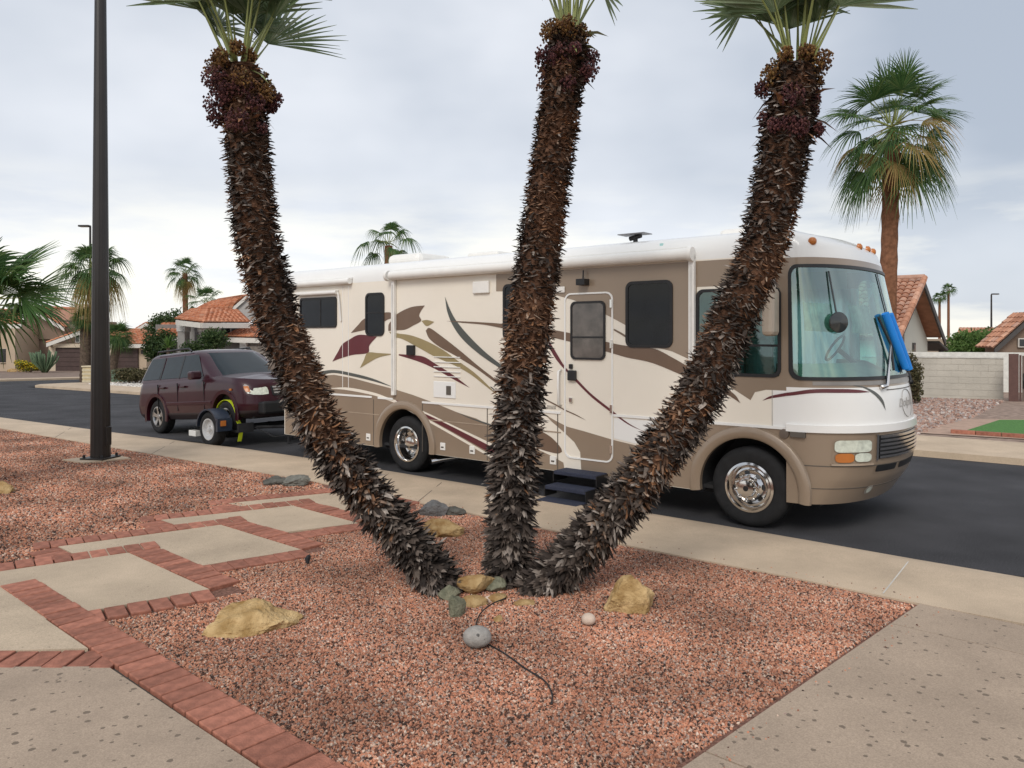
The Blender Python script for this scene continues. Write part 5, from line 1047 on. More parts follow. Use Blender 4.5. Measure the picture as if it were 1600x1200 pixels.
rv_window('window', -8.1,-7.08,2.24,2.76,.06,vbar=-7.52); rv_window('window', -6.35,-5.9,2.1,2.79,.09,bar=2.47); rv_window('window', -3.47,-2.75,2.05,2.81,.08); rv_window('window', -1.53,-.9,1.96,2.76,.09)
# entry door
b = MB(); band(b, rrect(-2.44,-1.71,.53,2.65,.1), rrect(-2.42,-1.73,.55,2.63,.085), side, 0, .014); dr = b.build('entry_door', M_RVW, rv)
b = MB(); band(b, rrect(-2.34,-1.82,1.8,2.54,.07), rrect(-2.315,-1.845,1.825,2.515,.06), side, 0, .022); dw_ = b.build('door_window', M_BLACK, dr)
b = MB(); ring_patch(b, rrect(-2.32,-1.84,1.82,2.52,.06), lambda a, c: side(a, c, .012), 2); b.build('pane', mat('door_pane',(.10,.085,.075),.12,var=.5,scale=5,spec=.8), dr)
b = MB(); b.box(-2.33,-1.83,-.02,-.01,2.075,2.095); b.build('bar', M_BLACK, dr)
b = MB(); b.box(-2.37,-2.25,-.05,0,1.53,1.66); b.build('latch', M_BLACK, dr, bevel=.01)
for z in (1.71,1.28): b = MB(); b.box(-2.36,-2.31,-.03,0,z-.03,z+.03); b.build('lock', M_CHROME if z < 1.5 else M_BLACK, dr, bevel=.006)
for z in (.7,1.2,2.0,2.5): b = MB(); b.box(-1.745,-1.715,-.03,-.0,z-.05,z+.05); b.build('hinge', M_CHROME, dr)
b = MB(); b.tube([(-2.5,0,1.66),(-2.5,-.06,1.64),(-2.5,-.065,1.45),(-2.5,-.06,1.22),(-2.5,0,1.2)], .016, 8); b.build('grab_handle', M_WPLAST, rv, smooth=True)
# steps
for i, (z, y0, y1, x0, x1) in enumerate(((.40,-.26,.05,-2.43,-1.80),(.245,-.46,-.20,-2.42,-1.82),(.10,-.66,-.40,-2.42,-1.82))):
    b = MB(); b.box(x0,x1,y0,y1,z-.05,z); s_ = b.build('step', M_NAVY, rv, bevel=.01); b = MB(); b.box(x0-.012,x0-.001,y0,y1,z-.14,z-.01); b.box(x1+.001,x1+.012,y0,y1,z-.14,z-.01); b.build('bracket', M_BLACK, s_)
b = MB(); b.box(-2.43,-1.8,.0,.35,.36,.385); b.build('step_box', M_BLACK, rv)
# awnings
def awning(x0, x1, z, r, y, cap=True):
    b = MB(); b.tube([(x0,y,z),(x1,y,z)], r, 16); a = b.build('awning_roller', M_WPLAST, rv, smooth=40)
    b = MB(); b.box(x0,x1,-.02,.0,z+r*.6,z+r*1.25); b.build('rail', M_WPLAST, a)
    return a
aw = awning(-5.66,-.66,3.035,.07,-.085)
for x in (-5.65,-.64): 
    b = MB(); b.box(x-.04,x+.03,-.06,-.005,1.18,3.03); arm = b.build('awning_arm', M_WPLAST, rv, bevel=.006); b = MB(); b.box(x-.018,x+.008,-.068,-.055,1.25,2.9); b.build('inner_arm', mat('arm_grey',(.62,.61,.58),.4), arm)
    b = MB(); b.lathe([(.001,0),(.08,.0),(.085,.02),(.085,.05),(.001,.05)], 20, Matrix.Translation((x+(.03 if x > -3 else -.05),-.085,3.035)) @ Matrix.Rotation(pi/2,4,'Z')); b.build('end_cap', M_WPLAST, rv, smooth=40)
awning(-8.3,-6.68,3.0,.05,-.06); awning(-8.15,-7.03,2.83,.035,-.05)
b = MB(); b.tube([(-7.0,-.05,2.83),(-6.97,-.04,2.6),(-6.96,-.02,2.35)], .016, 6); b.build('window_awning_arm', M_WPLAST, rv)
# fittings on the side
b = MB(); b.box(-4.01,-3.71,-.04,0,2.70,2.87); b.build('range_vent', M_WPLAST, rv, bevel=.012)
b = MB(); b.box(-4.82,-4.25,-.0035,0,1.45,1.85); fv = b.build('fridge_vent', M_CREAM, rv)
for z in (1.50,1.57,1.64,1.71,1.785): b = MB(); b.box(-4.80,-4.27,-.02,-.003,z,z+.012); b.build('louvre', M_RVW, fv)
b = MB(); b.box(-4.81,-4.36,-.014,0,1.19,1.43); sp_ = b.build('service_hatch', M_RVW, rv, bevel=.012); b = MB(); b.box(-4.54,-4.45,-.022,-.01,1.24,1.37); b.build('latch', M_SEAM, sp_)
b = MB(); b.box(-5.35,-5.2,-.06,0,1.81,1.96); b.build('outlet_cover', M_BLACK, rv, bevel=.01)
for (x, z, m, w) in ((-5.63,1.05,M_AMBER,.035),(.57,.88,M_RED,.04)): b = MB(); b.box(x-w,x+w,-.03,0,z-.018,z+.018); b.build('marker_light', m, rv, bevel=.006) if x < 0 else None
b = MB(); b.box(-2.19,-2.06,-.12,-.0,2.74,2.82); b.tube([(-2.12,-.06,2.8),(-2.12,-.05,2.93)], .01, 6); b.build('porch_camera', M_BLACK, rv, bevel=.01)
b = MB(); b.box(-2.59,-2.43,-.025,0,2.66,2.74); b.build('porch_light', M_WPLAST, rv, bevel=.01)
b = MB(); b.box(-2.72,-2.58,-.006,0,1.145,1.19); b.build('lettering', mat('rv_lettering',(.42,.38,.33),.5,var=.4,scale=60), rv)
# emblem by the front seam
b = MB(); b.lathe([(.055,0),(.05,-.018),(.001,-.02)], 20, Matrix.Translation((.40,-.0,1.065))); b.build('badge', mat('badge_grey',(.22,.18,.15),.3,.6), rv)
b = MB(); b.box(.465,.62,-.03,.02,1.035,1.095); b.build('badge_plate', M_SEAM, rv, bevel=.006)
# nose: moulding, headlamps, grille, intake, fog lamps, stripes, markers
def npatch(name, out, off, m, parent=None, rings=4, sm=True): b = MB(); ring_patch(b, dense(out, .04), lambda a, c: front(a, c, off), rings); return b.build(name, m, parent or rv, smooth=sm)
def nband(name, t0, t1, z0, z1, h, m, parent=None, k=40):
    b = MB(); vs = []
    for i in range(k+1):
        t = t0+(t1-t0)*i/k; vs += [front(t,z0,0), front(t,z0,h), front(t,z1,h), front(t,z1,0)]
    b.add(vs, [(4*i+j, 4*i+j+1, 4*i+5+j, 4*i+4+j) for i in range(k) for j in range(3)]); return b.build(name, m, parent or rv, smooth=30)
nband('nose_moulding', -1.57, 1.57, 1.095, 1.17, .028, M_RVW); nband('hood_line', -.40, .40, 1.52, 1.53, .004, M_SEAM)
nband('bumper_line', -1.45, 1.45, .742, .752, .004, M_SEAM); nband('bumper_line', -1.45, 1.45, .505, .513, .004, M_SEAM); nband('windshield_sill', -1.3, 1.3, 1.585, 1.625, .006, mat('sill_grey',(.28,.26,.24),.35,.4))
for sg in (-1, 1):
    R_ = lambda a, c0, c1, r: rrect(min(sg*a[0], sg*a[1]), max(sg*a[0], sg*a[1]), c0, c1, r, 5, ra=.06)
    hb = npatch('headlamp', R_((.665,1.12),.765,1.035,.04), .004, M_TAN); npatch('lens', R_((.69,1.10),.895,1.02,.035), .02, M_LENS, hb); npatch('lens', R_((.69,.88),.795,.885,.03), .02, M_LENS, hb); npatch('turn_signal', R_((.89,1.09),.79,.885,.03), .02, M_AMBER, hb)
    nband('headlamp_bezel', sg*.66, sg*1.13, .757, .775, .022, mat('rv_tan_light',(.36,.28,.21),.4))
    fo = npatch('fog_lamp', [(sg*.56+.055*cos(g*pi/8), .475+.05*sin(g*pi/8)) for g in range(16)], .006, mat('fog_well',(.33,.29,.25),.4)); npatch('lens', [(sg*.56+.035*cos(g*pi/8), .475+.034*sin(g*pi/8)) for g in range(16)], .012, M_LENS, fo)
gr = npatch('grille', rrect(-.60,.60,.81,1.06,.03,4), .004, M_DARK)
for i in range(6): nband('slat', -.59, .59, .822+i*.042, .846+i*.042, .028, M_CHROME, gr)
nband('grille_side', -.625, -.60, .80, 1.07, .02, M_CHROME, gr, 2); nband('grille_side', .60, .625, .80, 1.07, .02, M_CHROME, gr, 2)
it = npatch('lower_intake', rrect(-.62,.62,.655,.765,.02,4), .003, M_TAN)
for (a0, a1) in ((-.60,-.28),(-.22,.22),(.28,.60)): npatch('opening', rrect(a0,a1,.675,.745,.015,3), .006, M_BLACK, it)
def ndecal(name, up, lo, m, off=.004):
    a = crom([(*p, 0) for p in up], 8); c = crom([(*p, 0) for p in lo], 8); b = MB(); k = len(a); vs = []
    for p, q in zip(a, c): vs += [front(p.x, p.y, off), front(q.x, q.y, off)]
    b.add(vs, [(2*i, 2*i+1, 2*i+3, 2*i+2) for i in range(k-1)]); return b.build(name, m, rv)
for sg in (-1, 1):
    f_ = lambda L_: [(sg*a, z) for a, z in L_]
    ndecal('maroon_stripe', f_([(1.5707,1.50),(1.3,1.545),(1.0,1.55),(.8,1.54),(.66,1.515)]), f_([(1.5707,1.465),(1.3,1.505),(1.0,1.51),(.8,1.508),(.66,1.512)]), M_MAROON)
    ndecal('grey_swoosh', f_([(.86,1.59),(.72,1.57),(.58,1.51),(.49,1.42),(.465,1.31)]), f_([(.86,1.585),(.72,1.555),(.60,1.48),(.52,1.40),(.465,1.31)]), M_GGREY)
decal('maroon_stripe', [(.16,1.40),(.25,1.455),(.42,1.50)], [(.16,1.40),(.25,1.43),(.42,1.465)], M_MAROON, .004)
for a in (-1.1, -.16, 0.06, .28, 1.1): b = MB(); c = front(a, 3.10, .0); b.lathe([(.045,0),(.04,-.03),(.02,-.045),(.001,-.047)], 12, Matrix.Translation(c) @ Matrix.Rotation(math.atan2(front(a,3.1,.1).y-c.y, front(a,3.1,.1).x-c.x)+pi/2, 4, 'Z')); b.build('marker_light', M_AMBER, rv, smooth=True)
# script and ring emblem on the hood
fc = bpy.data.curves.new('t', 'FONT'); fc.body = 'Dolphin'; fc.size = .13; fc.shear = .4; fc.align_x = 'CENTER'; fc.extrude = .001
fo = bpy.data.objects.new('t', fc); COL.objects.link(fo); dg = bpy.context.evaluated_depsgraph_get(); me = bpy.data.meshes.new_from_object(fo.evaluated_get(dg)); bpy.data.objects.remove(fo)
for v in me.vertices: v.co = front(-.02+v.co.x/1.05, 1.33+v.co.y, .004+v.co.z)
me.materials.clear(); me.materials.append(mat('script_grey',(.36,.34,.32),.4)); so_ = bpy.data.objects.new('script', me); COL.objects.link(so_); so_.parent = rv
b = MB(); b.tube([front(-.02+.13*cos(g*pi/16), 1.36+.15*sin(g*pi/16), .005) for g in range(-6, 25)], .004, 4); b.build('emblem', MATS['script_grey'], rv)
# wipers, pool noodles on them
for (a, dz) in ((-.42,0),(.50,.02)):
    b = MB(); p = front(a,1.565,.03); q = front(a+.22,2.0,.05); b.tube([front(a-.09,1.555,.02), p, q], [.03,.022,.012], 8); wi = b.build('wiper', M_CHROME if a < 0 else M_BLACK, rv, smooth=True)
    b = MB(); b.tube([front(a+.20,1.72,.025), q, front(a+.15,2.3,.025)], .014, 6); b.build('blade', M_BLACK, wi)
for i, (a0, z0, a1, z1, lab) in enumerate(((-.15,2.34,.02,1.73,'blue foam pool noodle resting on the windshield, the longer one'),(-.065,2.33,.10,1.71,'blue foam pool noodle resting on the windshield, the half hidden one'))):
    b = MB(); pts = [front(a0+(a1-a0)*k/8, z0+(z1-z0)*k/8,   .05+.008*i) for k in range(9)]; b.tube(pts, .042, 14); nd = b.build('pool_noodle', M_BLUE, smooth=40); nd.matrix_world = Matrix.Translation((2.58,8.4,0)) @ Matrix.Rotation(RANG, 4, 'Z'); tag(nd, lab, 'pool noodle')
# mirror
b = MB(); b.tube([(.30,.0,2.72),(.33,-.12,2.74),(.36,-.2,2.66),(.36,-.22,2.55)], .022, 8); b.build('mirror_arm', mat('mirror_arm',(.45,.4,.35),.35), rv, smooth=True)
b = MB(); b.box(.27,.40,-.34,-.12,2.10,2.60); b.build('mirror', mat('mirror_shell',(.42,.35,.275),.35,coat=.3), rv, bevel=.045)
b = MB(); b.lathe([(.001,.012),(.105,.012),(.11,0),(.105,-.012),(.07,-.022),(.001,-.028)], 24, Matrix.Translation(front(-.95,2.24,.02)+Vector((.03,-.02,0))) @ Matrix.Rotation(.9,4,'Z')); b.tube([front(-.95,2.24,.05), front(-.95,2.78,.02)], .01, 6); b.build('convex_mirror', mat('mirror_back',(.03,.035,.035),.15,spec=.8), rv, smooth=40)
# roof gear
b = MB(); b.box(-6.75,-5.95,.8,1.6,3.28,3.5); b.build('air_conditioner', M_WPLAST, rv, bevel=.09)
b = MB(); b.box(-.75,-.1,.9,1.6,3.26,3.43); b.build('air_conditioner', M_WPLAST, rv, bevel=.07)
b = MB(); b.box(-4.6,-4.0,.5,1.0,3.28,3.36); b.build('roof_vent', M_WPLAST, rv, bevel=.03)
b = MB(); b.tube([(-1.6,.35,3.24),(-1.6,.35,3.36)], .03, 10); b.tube([(-1.68,.35,3.33),(-1.52,.35,3.36)], .03, 8); sa = b.build('antenna_mount', M_BLACK, rv); b = MB(); b.box(-1.80,-1.42,.24,.46,3.375,3.387); b.build('antenna_dish', mat('dish_grey',(.22,.22,.23),.4), sa, bevel=.005)
b = MB(); b.tube([(.1,.5,3.28),(.1,.5,3.75)], .006, 5); b.build('whip_antenna', M_BLACK, rv)
# cab interior
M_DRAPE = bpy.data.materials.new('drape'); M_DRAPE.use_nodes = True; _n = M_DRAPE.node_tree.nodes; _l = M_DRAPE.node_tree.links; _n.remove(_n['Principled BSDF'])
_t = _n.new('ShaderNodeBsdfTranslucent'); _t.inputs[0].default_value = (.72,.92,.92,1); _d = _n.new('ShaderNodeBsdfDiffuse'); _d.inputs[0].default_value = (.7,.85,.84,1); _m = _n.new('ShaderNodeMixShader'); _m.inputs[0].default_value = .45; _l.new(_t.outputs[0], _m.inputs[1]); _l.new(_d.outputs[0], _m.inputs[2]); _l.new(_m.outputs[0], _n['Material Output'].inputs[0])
b = MB(); vs = []
for i in range(61): x_ = -.75+1.25*i/60; vs += [(x_, WID-.10+.025*sin(i*1.3), 1.6), (x_, WID-.10+.025*sin(i*1.3), 2.72)]
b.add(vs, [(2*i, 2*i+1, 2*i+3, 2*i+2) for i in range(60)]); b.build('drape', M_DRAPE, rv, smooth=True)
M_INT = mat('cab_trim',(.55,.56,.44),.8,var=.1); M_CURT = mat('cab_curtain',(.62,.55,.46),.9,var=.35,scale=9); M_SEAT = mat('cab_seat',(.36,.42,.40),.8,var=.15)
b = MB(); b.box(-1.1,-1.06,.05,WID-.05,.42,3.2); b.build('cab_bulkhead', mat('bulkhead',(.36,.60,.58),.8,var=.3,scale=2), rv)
b = MB(); vs = []
for i in range(41): t = radians(-80+160*i/40); p = front(t,1.62,-.04); vs += [p, Vector((max(.25, p.x-.40), p.y*.9+.127, 1.80)), Vector((max(.2, p.x-.55), p.y*.9+.127, 1.3))]
b.add(vs, [(3*i+j, 3*i+j+1, 3*i+4+j, 3*i+3+j) for i in range(40) for j in range(2)]); b.build('dashboard', M_INT, rv, smooth=40)
b = MB(); b.tube([(.38+.0+.19*cos(g*pi/12)*.5, 1.85+.19*sin(g*pi/12), 1.95+.19*cos(g*pi/12)*.8) for g in range(25)], .016, 8); b.tube([(.42,1.85,1.93),(.62,1.85,1.76)], .03, 8); b.build('steering_wheel', M_BLACK, rv, smooth=True)
for y in (.62,1.85):
    b = MB(); b.box(-.55,.02,y-.27,y+.27,1.05,1.25); b.box(-.68,-.5,y-.27,y+.27,1.2,2.05); b.box(-.66,-.54,y-.14,y+.14,2.07,2.3); b.build('seat', M_SEAT, rv, bevel=.06)
for (a0, a1) in ((-1.35,-.85),(-.55,-.15)):
    b = MB(); vs = []
    for i in range(25):
        t = a0+(a1-a0)*i/24
        for j in range(5): z = 2.16+.30*j/4; vs.append(front(t, z, -.12+.02*sin(i*1.6)-.03*(j == 0)))
    b.add(vs, [(i*5+j, i*5+j+1, i*5+6+j, i*5+5+j) for i in range(24) for j in range(4)]); b.build('visor', M_CURT, rv, smooth=True)
b = MB(); vs = []
for i in range(15): t = .05+.33*i/14; vs += [front(t, 1.70, -.10+.02*sin(i*2)), front(t*.8, 2.74, -.10+.02*sin(i*2))]
b.add(vs, [(2*i, 2*i+1, 2*i+3, 2*i+2) for i in range(14)]); b.build('curtain', M_CURT, rv, smooth=True)
# ------------------------------------------------------------------ car on the tow dolly (local X forward, Y across from the near side)
SUVY = 1.92
sv_o = Vector((-7.63,16.5)); sv = empty('suv', (sv_o.x, sv_o.y, 0), 0, 'dark maroon suv towed behind the motorhome with front wheels raised', 'suv')
sv.rotation_euler = (0, radians(-4.2), RANG)
def zt_(x): return smooth_lerp(x, [-1.1,-.9,2.2,2.55,3.2,3.45,3.58,3.62], [1.08,1.12,1.13,1.12,1.06,1.01,.93,.80])
def sxf(l): return smooth_lerp(l, [0,.15,.35,.6,.85,1], [3.42,3.55,3.60,3.58,3.52,3.44])
def sxr(l): return smooth_lerp(l, [0,.2,.4,.7,1], [-.93,-1.03,-1.05,-1.0,-.95])
def sin_(l): return smooth_lerp(l, [0,.12,.35,.7,.9,1], [.10,.02,.0,.01,.03,.075])
def sloop(l, xr, xf, ins, zf, n=26, xside=None, rf=.55, rr=.35, pe=2.6):
    out = []; hw = SUVY/2-ins
    def pt(x, y): return (x, y, zf(x))
    for i in range(n+1): t = -pi/2+pi*i/n; c, s = max(0,cos(t)), sin(t); out.append(pt(xf-rf+rf*c**(2/pe), SUVY/2+hw*abs(s)**(2/pe)*(1 if s > 0 else -1)))
    for x in reversed(xside): out.append(pt(x, SUVY-ins))
    for i in range(n+1): t = pi/2+pi*i/n; c, s = min(0,cos(t)), sin(t); out.append(pt(xr+rr-rr*abs(c)**(2/pe), SUVY/2+hw*abs(s)**(2/pe)*(1 if s > 0 else -1)))
    for x in xside: out.append(pt(x, ins))
    return out
XSD = [-.6+.04*i for i in range(90)]; XSD = [x for x in XSD if x < 2.95]
mb = MB(); LV = [0,.04,.08,.12,.16,.2,.25,.3,.35,.4,.45,.5,.55,.6,.65,.7,.76,.82,.88,.93,.97,1]; rows = []
for l in LV: rows.append(sloop(l, sxr(l), sxf(l), sin_(l), lambda x: .30+(zt_(x)-.30)*l, xside=XSD))
n = len(rows[0]); SW = ((0,.36),(2.70,.36)); SAR = .43
for r in rows: mb.v += r
for k in range(len(LV)-1):
    for j in range(n):
        j2 = (j+1) % n; a = [rows[k][j], rows[k][j2], rows[k+1][j2], rows[k+1][j]]; c = [sum(p[i] for p in a)/4 for i in range(3)]
        if (c[1] < .25 or c[1] > SUVY-.25) and any((c[0]-wx)**2+(c[2]-wz-.02)**2 < SAR**2 for wx, wz in SW): continue
        mb.f.append((k*n+j, k*n+j2, (k+1)*n+j2, (k+1)*n+j)); mb.mi.append(1 if c[2] < .44 else 0); mb.r.append(0)
# bonnet and deck: cap rows between the two sides
top = rows[-1]; o_ = len(mb.v); half = []
cx = [p for p in top]; xs_ = sorted(set(round(p[0],3) for p in top)); 
def cap(mb, loop, crown, m=0, k=8):
    """closes a loop by shrinking it towards its spine with a slight crown"""
    o = len(mb.v); n = len(loop); xm0 = min(p[0] for p in loop)+.5; xm1 = max(p[0] for p in loop)-.5; 
    prev = None
    for q in range(1, k+1):
        t = q/k
        for p in loop: sx = min(max(p[0], xm0), xm1); s = (sx, SUVY/2, p[2]); mb.v.append((p[0]+(s[0]-p[0])*t, p[1]+(s[1]-p[1])*t, p[2]+crown*(1-(1-t)**2)))
    return o
base_i = (len(LV)-1)*n; o_ = cap(mb, top, .06); 
for q in range(8):
    a = base_i if q == 0 else o_+(q-1)*n; b = o_+q*n
    for j in range(n): mb.f.append((a+j, a+(j+1) % n, b+(j+1) % n, b+j)); mb.mi.append(0); mb.r.append(0)
mb.build('body', [M_SUV, M_SUVTRIM], sv, smooth=38)
# greenhouse
GX0 = lambda l: -.95+.27*l**1.4; GX1 = lambda l: 2.38-.98*l; GI = lambda l: .06+.20*l; GZ = lambda l: 1.10+.60*l
mb = MB(); GL = [0,.15,.3,.45,.6,.75,.88,.95,1]; XG = [-.3+.1*i for i in range(15)]; rows = []
def gz_(l): return lambda x: GZ(l)+(.0 if l < 1 else 0)
for l in GL:
    e = 0 if l < .9 else (l-.9)*.5
    rows.append(sloop(l, GX0(l)+e, GX1(l)-e, GI(l)+e, gz_(l), xside=[GX0(l)+.35+(GX1(l)-.5-GX0(l)-.35)*i/14 for i in range(15)], rf=.30, rr=.3, pe=4))
n = len(rows[0])
for r in rows: mb.v += r
for k in range(len(GL)-1):
    for j in range(n): mb.f.append((k*n+j, k*n+(j+1) % n, (k+1)*n+(j+1) % n, (k+1)*n+j)); mb.mi.append(0); mb.r.append(0)
o_ = cap(mb, rows[-1], .05)
for q in range(8):
    a = (len(GL)-1)*n if q == 0 else o_+(q-1)*n; b = o_+q*n
    for j in range(n): mb.f.append((a+j, a+(j+1) % n, b+(j+1) % n, b+j)); mb.mi.append(0); mb.r.append(0)
mb.build('cabin', M_SUV, sv, smooth=38)
def gside(x, l, off=.006, flip=0): y = GI(l)-off; return Vector((x, SUVY-y if flip else y, GZ(l)))
def spoly(name, pts, fn, m, parent=None):
    b = MB(); ring_patch(b, pts, fn, 3); return b.build(name, m, parent or sv, smooth=True)
for fl in (0, 1):
    for (a0, a1, t0, t1) in ((.93,1.86,.93,1.45),(.12,.86,.16,.86),(-.72,.02,-.52,.06)):
        pts = [];
        for i in range(8): q = i/8; pts.append((a0+(a1-a0)*q, .10))
        for i in range(8): q = i/8; pts.append((a1+(t1-a1)*q, .10+.76*q))
        for i in range(8): q = i/8; pts.append((t1+(t0-t1)*q, .86))
        for i in range(8): q = i/8; pts.append((t0+(a0-t0)*q, .86-.76*q))
        spoly('window', pts, lambda x, l: gside(x, l, .008, fl), M_SUVG)
    for x in (.89,.07): b = MB(); vs = [gside(x-.03,.08,.010,fl), gside(x+.03,.08,.010,fl), gside(x+.03,.88,.010,fl), gside(x-.03,.88,.010,fl)]; b.add(vs, [(0,1,2,3)]); b.build('door_pillar', M_BLACK, sv)
    yy = lambda v: SUVY-v if fl else v
    b = MB(); b.tube([(-.35,yy(.26),1.70),(-.3,yy(.25),1.765),(1.0,yy(.25),1.765),(1.1,yy(.26),1.70)], .022, 6); b.build('roof_rail', M_BLACK, sv)
    b = MB(); b.box(1.72,1.92,yy(-.20) if not fl else yy(-.02),yy(.02) if not fl else yy(-.20),1.10,1.27); b.build('door_mirror', M_SUV, sv, bevel=.04)
    for x in (.62,1.42): b = MB(); b.box(x-.35 if x > 1 else x-.40,(x-.15) if x > 1 else x-.20,min(yy(-.03),yy(.03)),max(yy(-.03),yy(.03)),.955,.99); b.build('door_handle', M_SUV, sv, bevel=.01)
    for x in (.10,.93,1.98): b = MB(); b.box(x-.005,x+.005,min(yy(-.004),yy(.02)),max(yy(-.004),yy(.02)),.48,1.05); b.build('door_seam', M_BLACK, sv)
    b = MB(); b.box(.45,2.25,min(yy(-.012),yy(.03)),max(yy(-.012),yy(.03)),.60,.66); b.build('side_moulding', M_SUV, sv, bevel=.008)
    for wx, wz in SW:
        b = MB(); vs = []; fs = []
        for i in range(29):
            a = radians(195-210*i/28)
            for (q, y) in ((SAR-.02,.12),(SAR-.02,-.012),(SAR+.05,-.016),(SAR+.06,.01)): vs.append((wx+q*cos(a), yy(y), wz+.02+q*sin(a)))
        for i in range(28):
            for j in range(3): fs.append((i*4+j, i*4+j+1, i*4+5+j, i*4+4+j))
        b.add(vs, fs); b.build('wheel_arch', M_SUV, sv, smooth=40)
        wheel(sv, wx, wz-(.07 if wx > 1 else 0), yy(.03), .36, .24, .215, 'alloy', -1 if fl else 1)
b = MB(); b.box(-.6,3.3,.25,SUVY-.25,.28,.34); b.box(-.5,.5,.15,SUVY-.15,.34,.8); b.box(2.2,3.2,.15,SUVY-.15,.34,.8); b.build('underbody', M_DARK, sv)
# windscreen, rear screen
def wsf(u, l, off=.008):
    y = GI(l)+.09+(SUVY-2*GI(l)-.18)*u; s = abs(2*u-1); return Vector((GX1(l)-.30*(1-(1-s**4)**.25)*.9+off*1.2, y, GZ(l)+off*.8))
b = MB(); vs = [wsf(i/16, .06+.84*j/8) for j in range(9) for i in range(17)]; b.add(vs, [(j*17+i, j*17+i+1, (j+1)*17+i+1, (j+1)*17+i) for j in range(8) for i in range(16)]); b.build('windscreen', M_SUVG, sv, smooth=True)
b = MB(); b.tube([wsf(.1,.05,.02), wsf(.5,.09,.02)], .01, 5); b.tube([wsf(.55,.05,.02), wsf(.9,.09,.02)], .01, 5); b.build('wiper', M_BLACK, sv)
# face
def nose(y, z, off=0.):
    l = max(0, min(1, (z-.30)/(.97-.30))); hw = SUVY/2-sin_(l); s = min(.999, abs(y-SUVY/2)/hw); c = (1-s**2.6)**(1/2.6); return Vector((sxf(l)-.55+.55*c+off, y, z))
for sg in (-1, 1):
    Y = lambda v: SUVY/2+sg*v
    hl = spoly('headlamp', [(Y(a), z) for a, z in ((.50,.74),(.62,.73),(.76,.74),(.84,.78),(.865,.86),(.84,.92),(.72,.925),(.56,.915),(.50,.86),(.49,.80))], lambda y, z: nose(y, z, .012)+Vector((0, sg*.008, 0)), M_LENS)
    spoly('turn_signal', [(Y(a), z) for a, z in ((.79,.80),(.85,.80),(.862,.86),(.85,.91),(.79,.91))], lambda y, z: nose(y, z, .03)+Vector((0, sg*.02, 0)), M_AMBER, hl)
    spoly('fog_lamp', [(Y(a), z) for a, z in ((.45,.44),(.68,.44),(.70,.50),(.5,.51))], lambda y, z: nose(y, z, .012), M_LENS)
    b = MB(); b.box(3.02,3.12,Y(.93)-.03,Y(.93)+.03,.86,.90) if 0 else None
gl = spoly('grille', rrect(SUVY/2-.44,SUVY/2+.44,.70,.92,.04), lambda y, z: nose(y, z, .010), M_BLACK)
for z in (.745,.80,.855): b = MB(); vs = []; [vs.extend([nose(SUVY/2-.41+.82*i/10, z, .03), nose(SUVY/2-.41+.82*i/10, z+.03, .03)]) for i in range(11)]; b.add(vs, [(2*i, 2*i+1, 2*i+3, 2*i+2) for i in range(10)]); b.build('grille_bar', M_CHROME, gl)
spoly('lower_grille', rrect(SUVY/2-.40,SUVY/2+.62,.36,.62,.04), lambda y, z: nose(y, z, .014), M_BLACK)
b = MB(); b.box(3.45,3.66,.25,SUVY-.25,.36,.60); b.build('bumper_guard', M_BLACK, sv, bevel=.04)
b = MB(); b.box(2.93,2.99,-.012,.02,.84,.88); b.build('side_marker', M_AMBER, sv)
# tow dolly
td = empty('tow_dolly', (sv_o.x, sv_o.y, 0), RANG, 'black tow dolly with small white wheels under the suv front', 'tow dolly')
for y, fl in ((-.36,1),(SUVY+.36,-1)):
    w_ = wheel(td, 2.72, .335, y, .335, .21, .20, 'steel', fl)
    b = MB(); vs = []; fs = []; y0, y1 = (y-.03, y+.27) if fl > 0 else (y-.27, y+.03)
    for i in range(21): a = radians(175-150*i/20); vs += [(2.72+.39*cos(a), y0, .335+.39*sin(a)), (2.72+.39*cos(a), y1, .335+.39*sin(a)), (2.72+.36*cos(a), y1, .335+.36*sin(a)), (2.72+.36*cos(a), y0, .335+.36*sin(a))]
    for i in range(20): fs += [(4*i+j, 4*i+(j+1) % 4, 4*i+4+(j+1) % 4, 4*i+4+j) for j in range(4)]
    b.add(vs, fs); b.box(3.04,3.10,y0,y1,.32,.56); fe = b.build('fender', M_FEND, td, smooth=40)
    b = MB(); b.box(3.10,3.125,y0+.06,y0+.16,.42,.52); b.build('marker_light', M_AMBER, fe)
b = MB(); b.box(2.64,2.80,-.2,SUVY+.2,.25,.36); b.build('axle', M_DARK, td)
for y in (.03,SUVY-.29): b = MB(); b.box(2.35,3.15,y-.03,y+.29,.27,.31); b.box(3.12,3.17,y-.03,y+.29,.27,.44); b.build('wheel_pan', M_DARK, td)
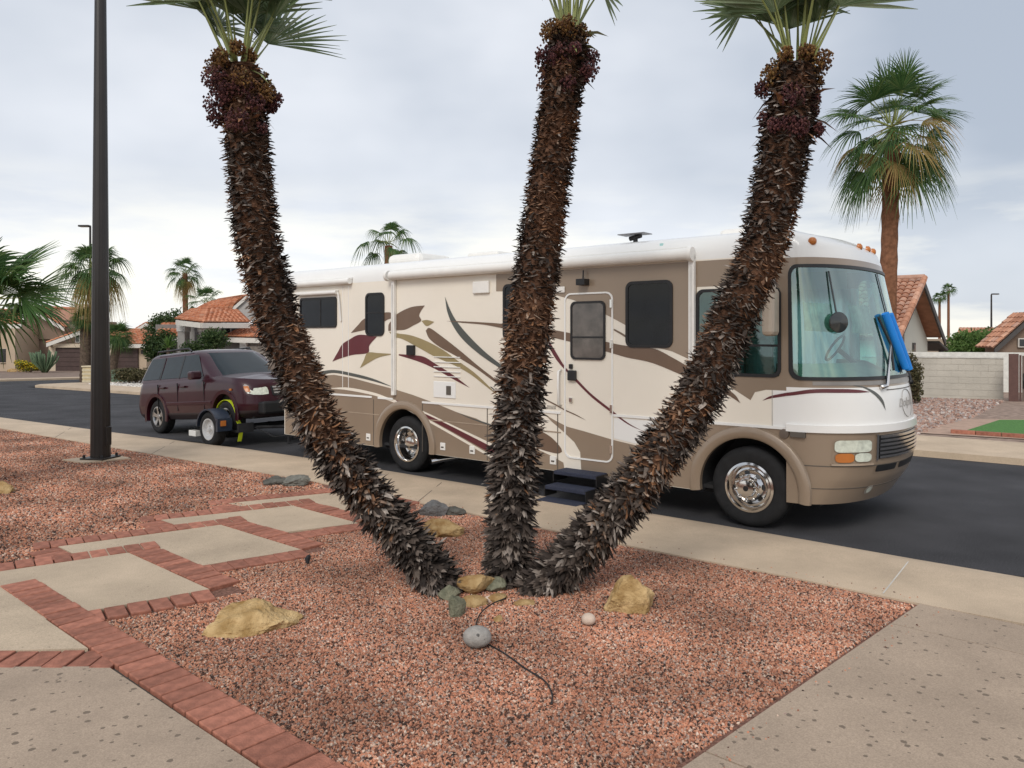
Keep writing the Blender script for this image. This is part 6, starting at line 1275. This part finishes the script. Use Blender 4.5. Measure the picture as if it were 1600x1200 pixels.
b = MB(); b.tube([(2.7,SUVY/2,.32),(3.7,SUVY/2,.34),(4.55,SUVY/2,.42)], .06, 8); b.tube([(2.9,.25,.33),(3.8,SUVY/2,.36)], .035, 6); b.tube([(2.9,SUVY-.25,.33),(3.8,SUVY/2,.36)], .035, 6); b.build('tongue', M_DARK, td)
b = MB(); b.tube([(3.55,SUVY/2-.12,.0),(3.55,SUVY/2-.12,.62)], .025, 6); b.build('jack', M_DARK, td)
b = MB(); b.tube([(3.0,.3,.4),(3.6,.5,.18),(4.3,.8,.3)], .008, 5); b.tube([(3.0,1.5,.4),(3.6,1.3,.18),(4.3,1.1,.3)], .008, 5); b.build('safety_chain', M_DARK, td)
# yellow ratchet straps over the front tyres
for y, lab in ((.15,'yellow ratchet strap over the near front tyre of the suv'),(SUVY-.16,'yellow ratchet strap over the far front tyre of the suv')):
    cz = .29+2.70*math.sin(radians(4.2)); cxw = 2.70*math.cos(radians(4.2))-.02; b = MB(); vs = []; k_ = 0
    P_ = [(cxw+.372*cos(radians(a)), cz+.372*sin(radians(a))) for a in range(175, -12, -11)]+[(3.13,.40),(3.16,.30),(3.12,.16),(3.10,.10)]
    for (x_, z_) in P_: vs += [(x_, y-.13, z_), (x_, y-.06, z_+.002)]
    b.add(vs, [(2*i, 2*i+1, 2*i+3, 2*i+2) for i in range(len(P_)-1)])
    b2 = MB(); 
    for i in range(len(P_)-1):
        (x0, z0), (x1, z1) = P_[i], P_[i+1]; d = Vector((x1-x0, 0, z1-z0)); nn_ = Vector((-d.z, 0, d.x)).normalized()*.008; A_ = [Vector((x0, y-.13, z0)), Vector((x0, y-.05, z0)), Vector((x1, y-.05, z1)), Vector((x1, y-.13, z1))]; b2.add(A_+[q+nn_ for q in A_], [(0,1,2,3),(4,7,6,5),(0,4,5,1),(1,5,6,2),(2,6,7,3),(3,7,4,0)])
    so2 = b2.build('ratchet_strap', M_YEL); so2.location = td.location; so2.rotation_euler = (0,0,RANG); tag(so2, lab, 'strap')
# small white block on the asphalt
b = MB(); b.box(-.14,.14,-.07,.07,0,.12); wb_ = b.build('wheel_chock', M_WPLAST, bevel=.01); q_ = yd(305,681,0); wb_.location = (q_.x, q_.y, .0); wb_.rotation_euler = (0,0,RANG); tag(wb_, 'small white block lying beside the dolly wheel', 'block')
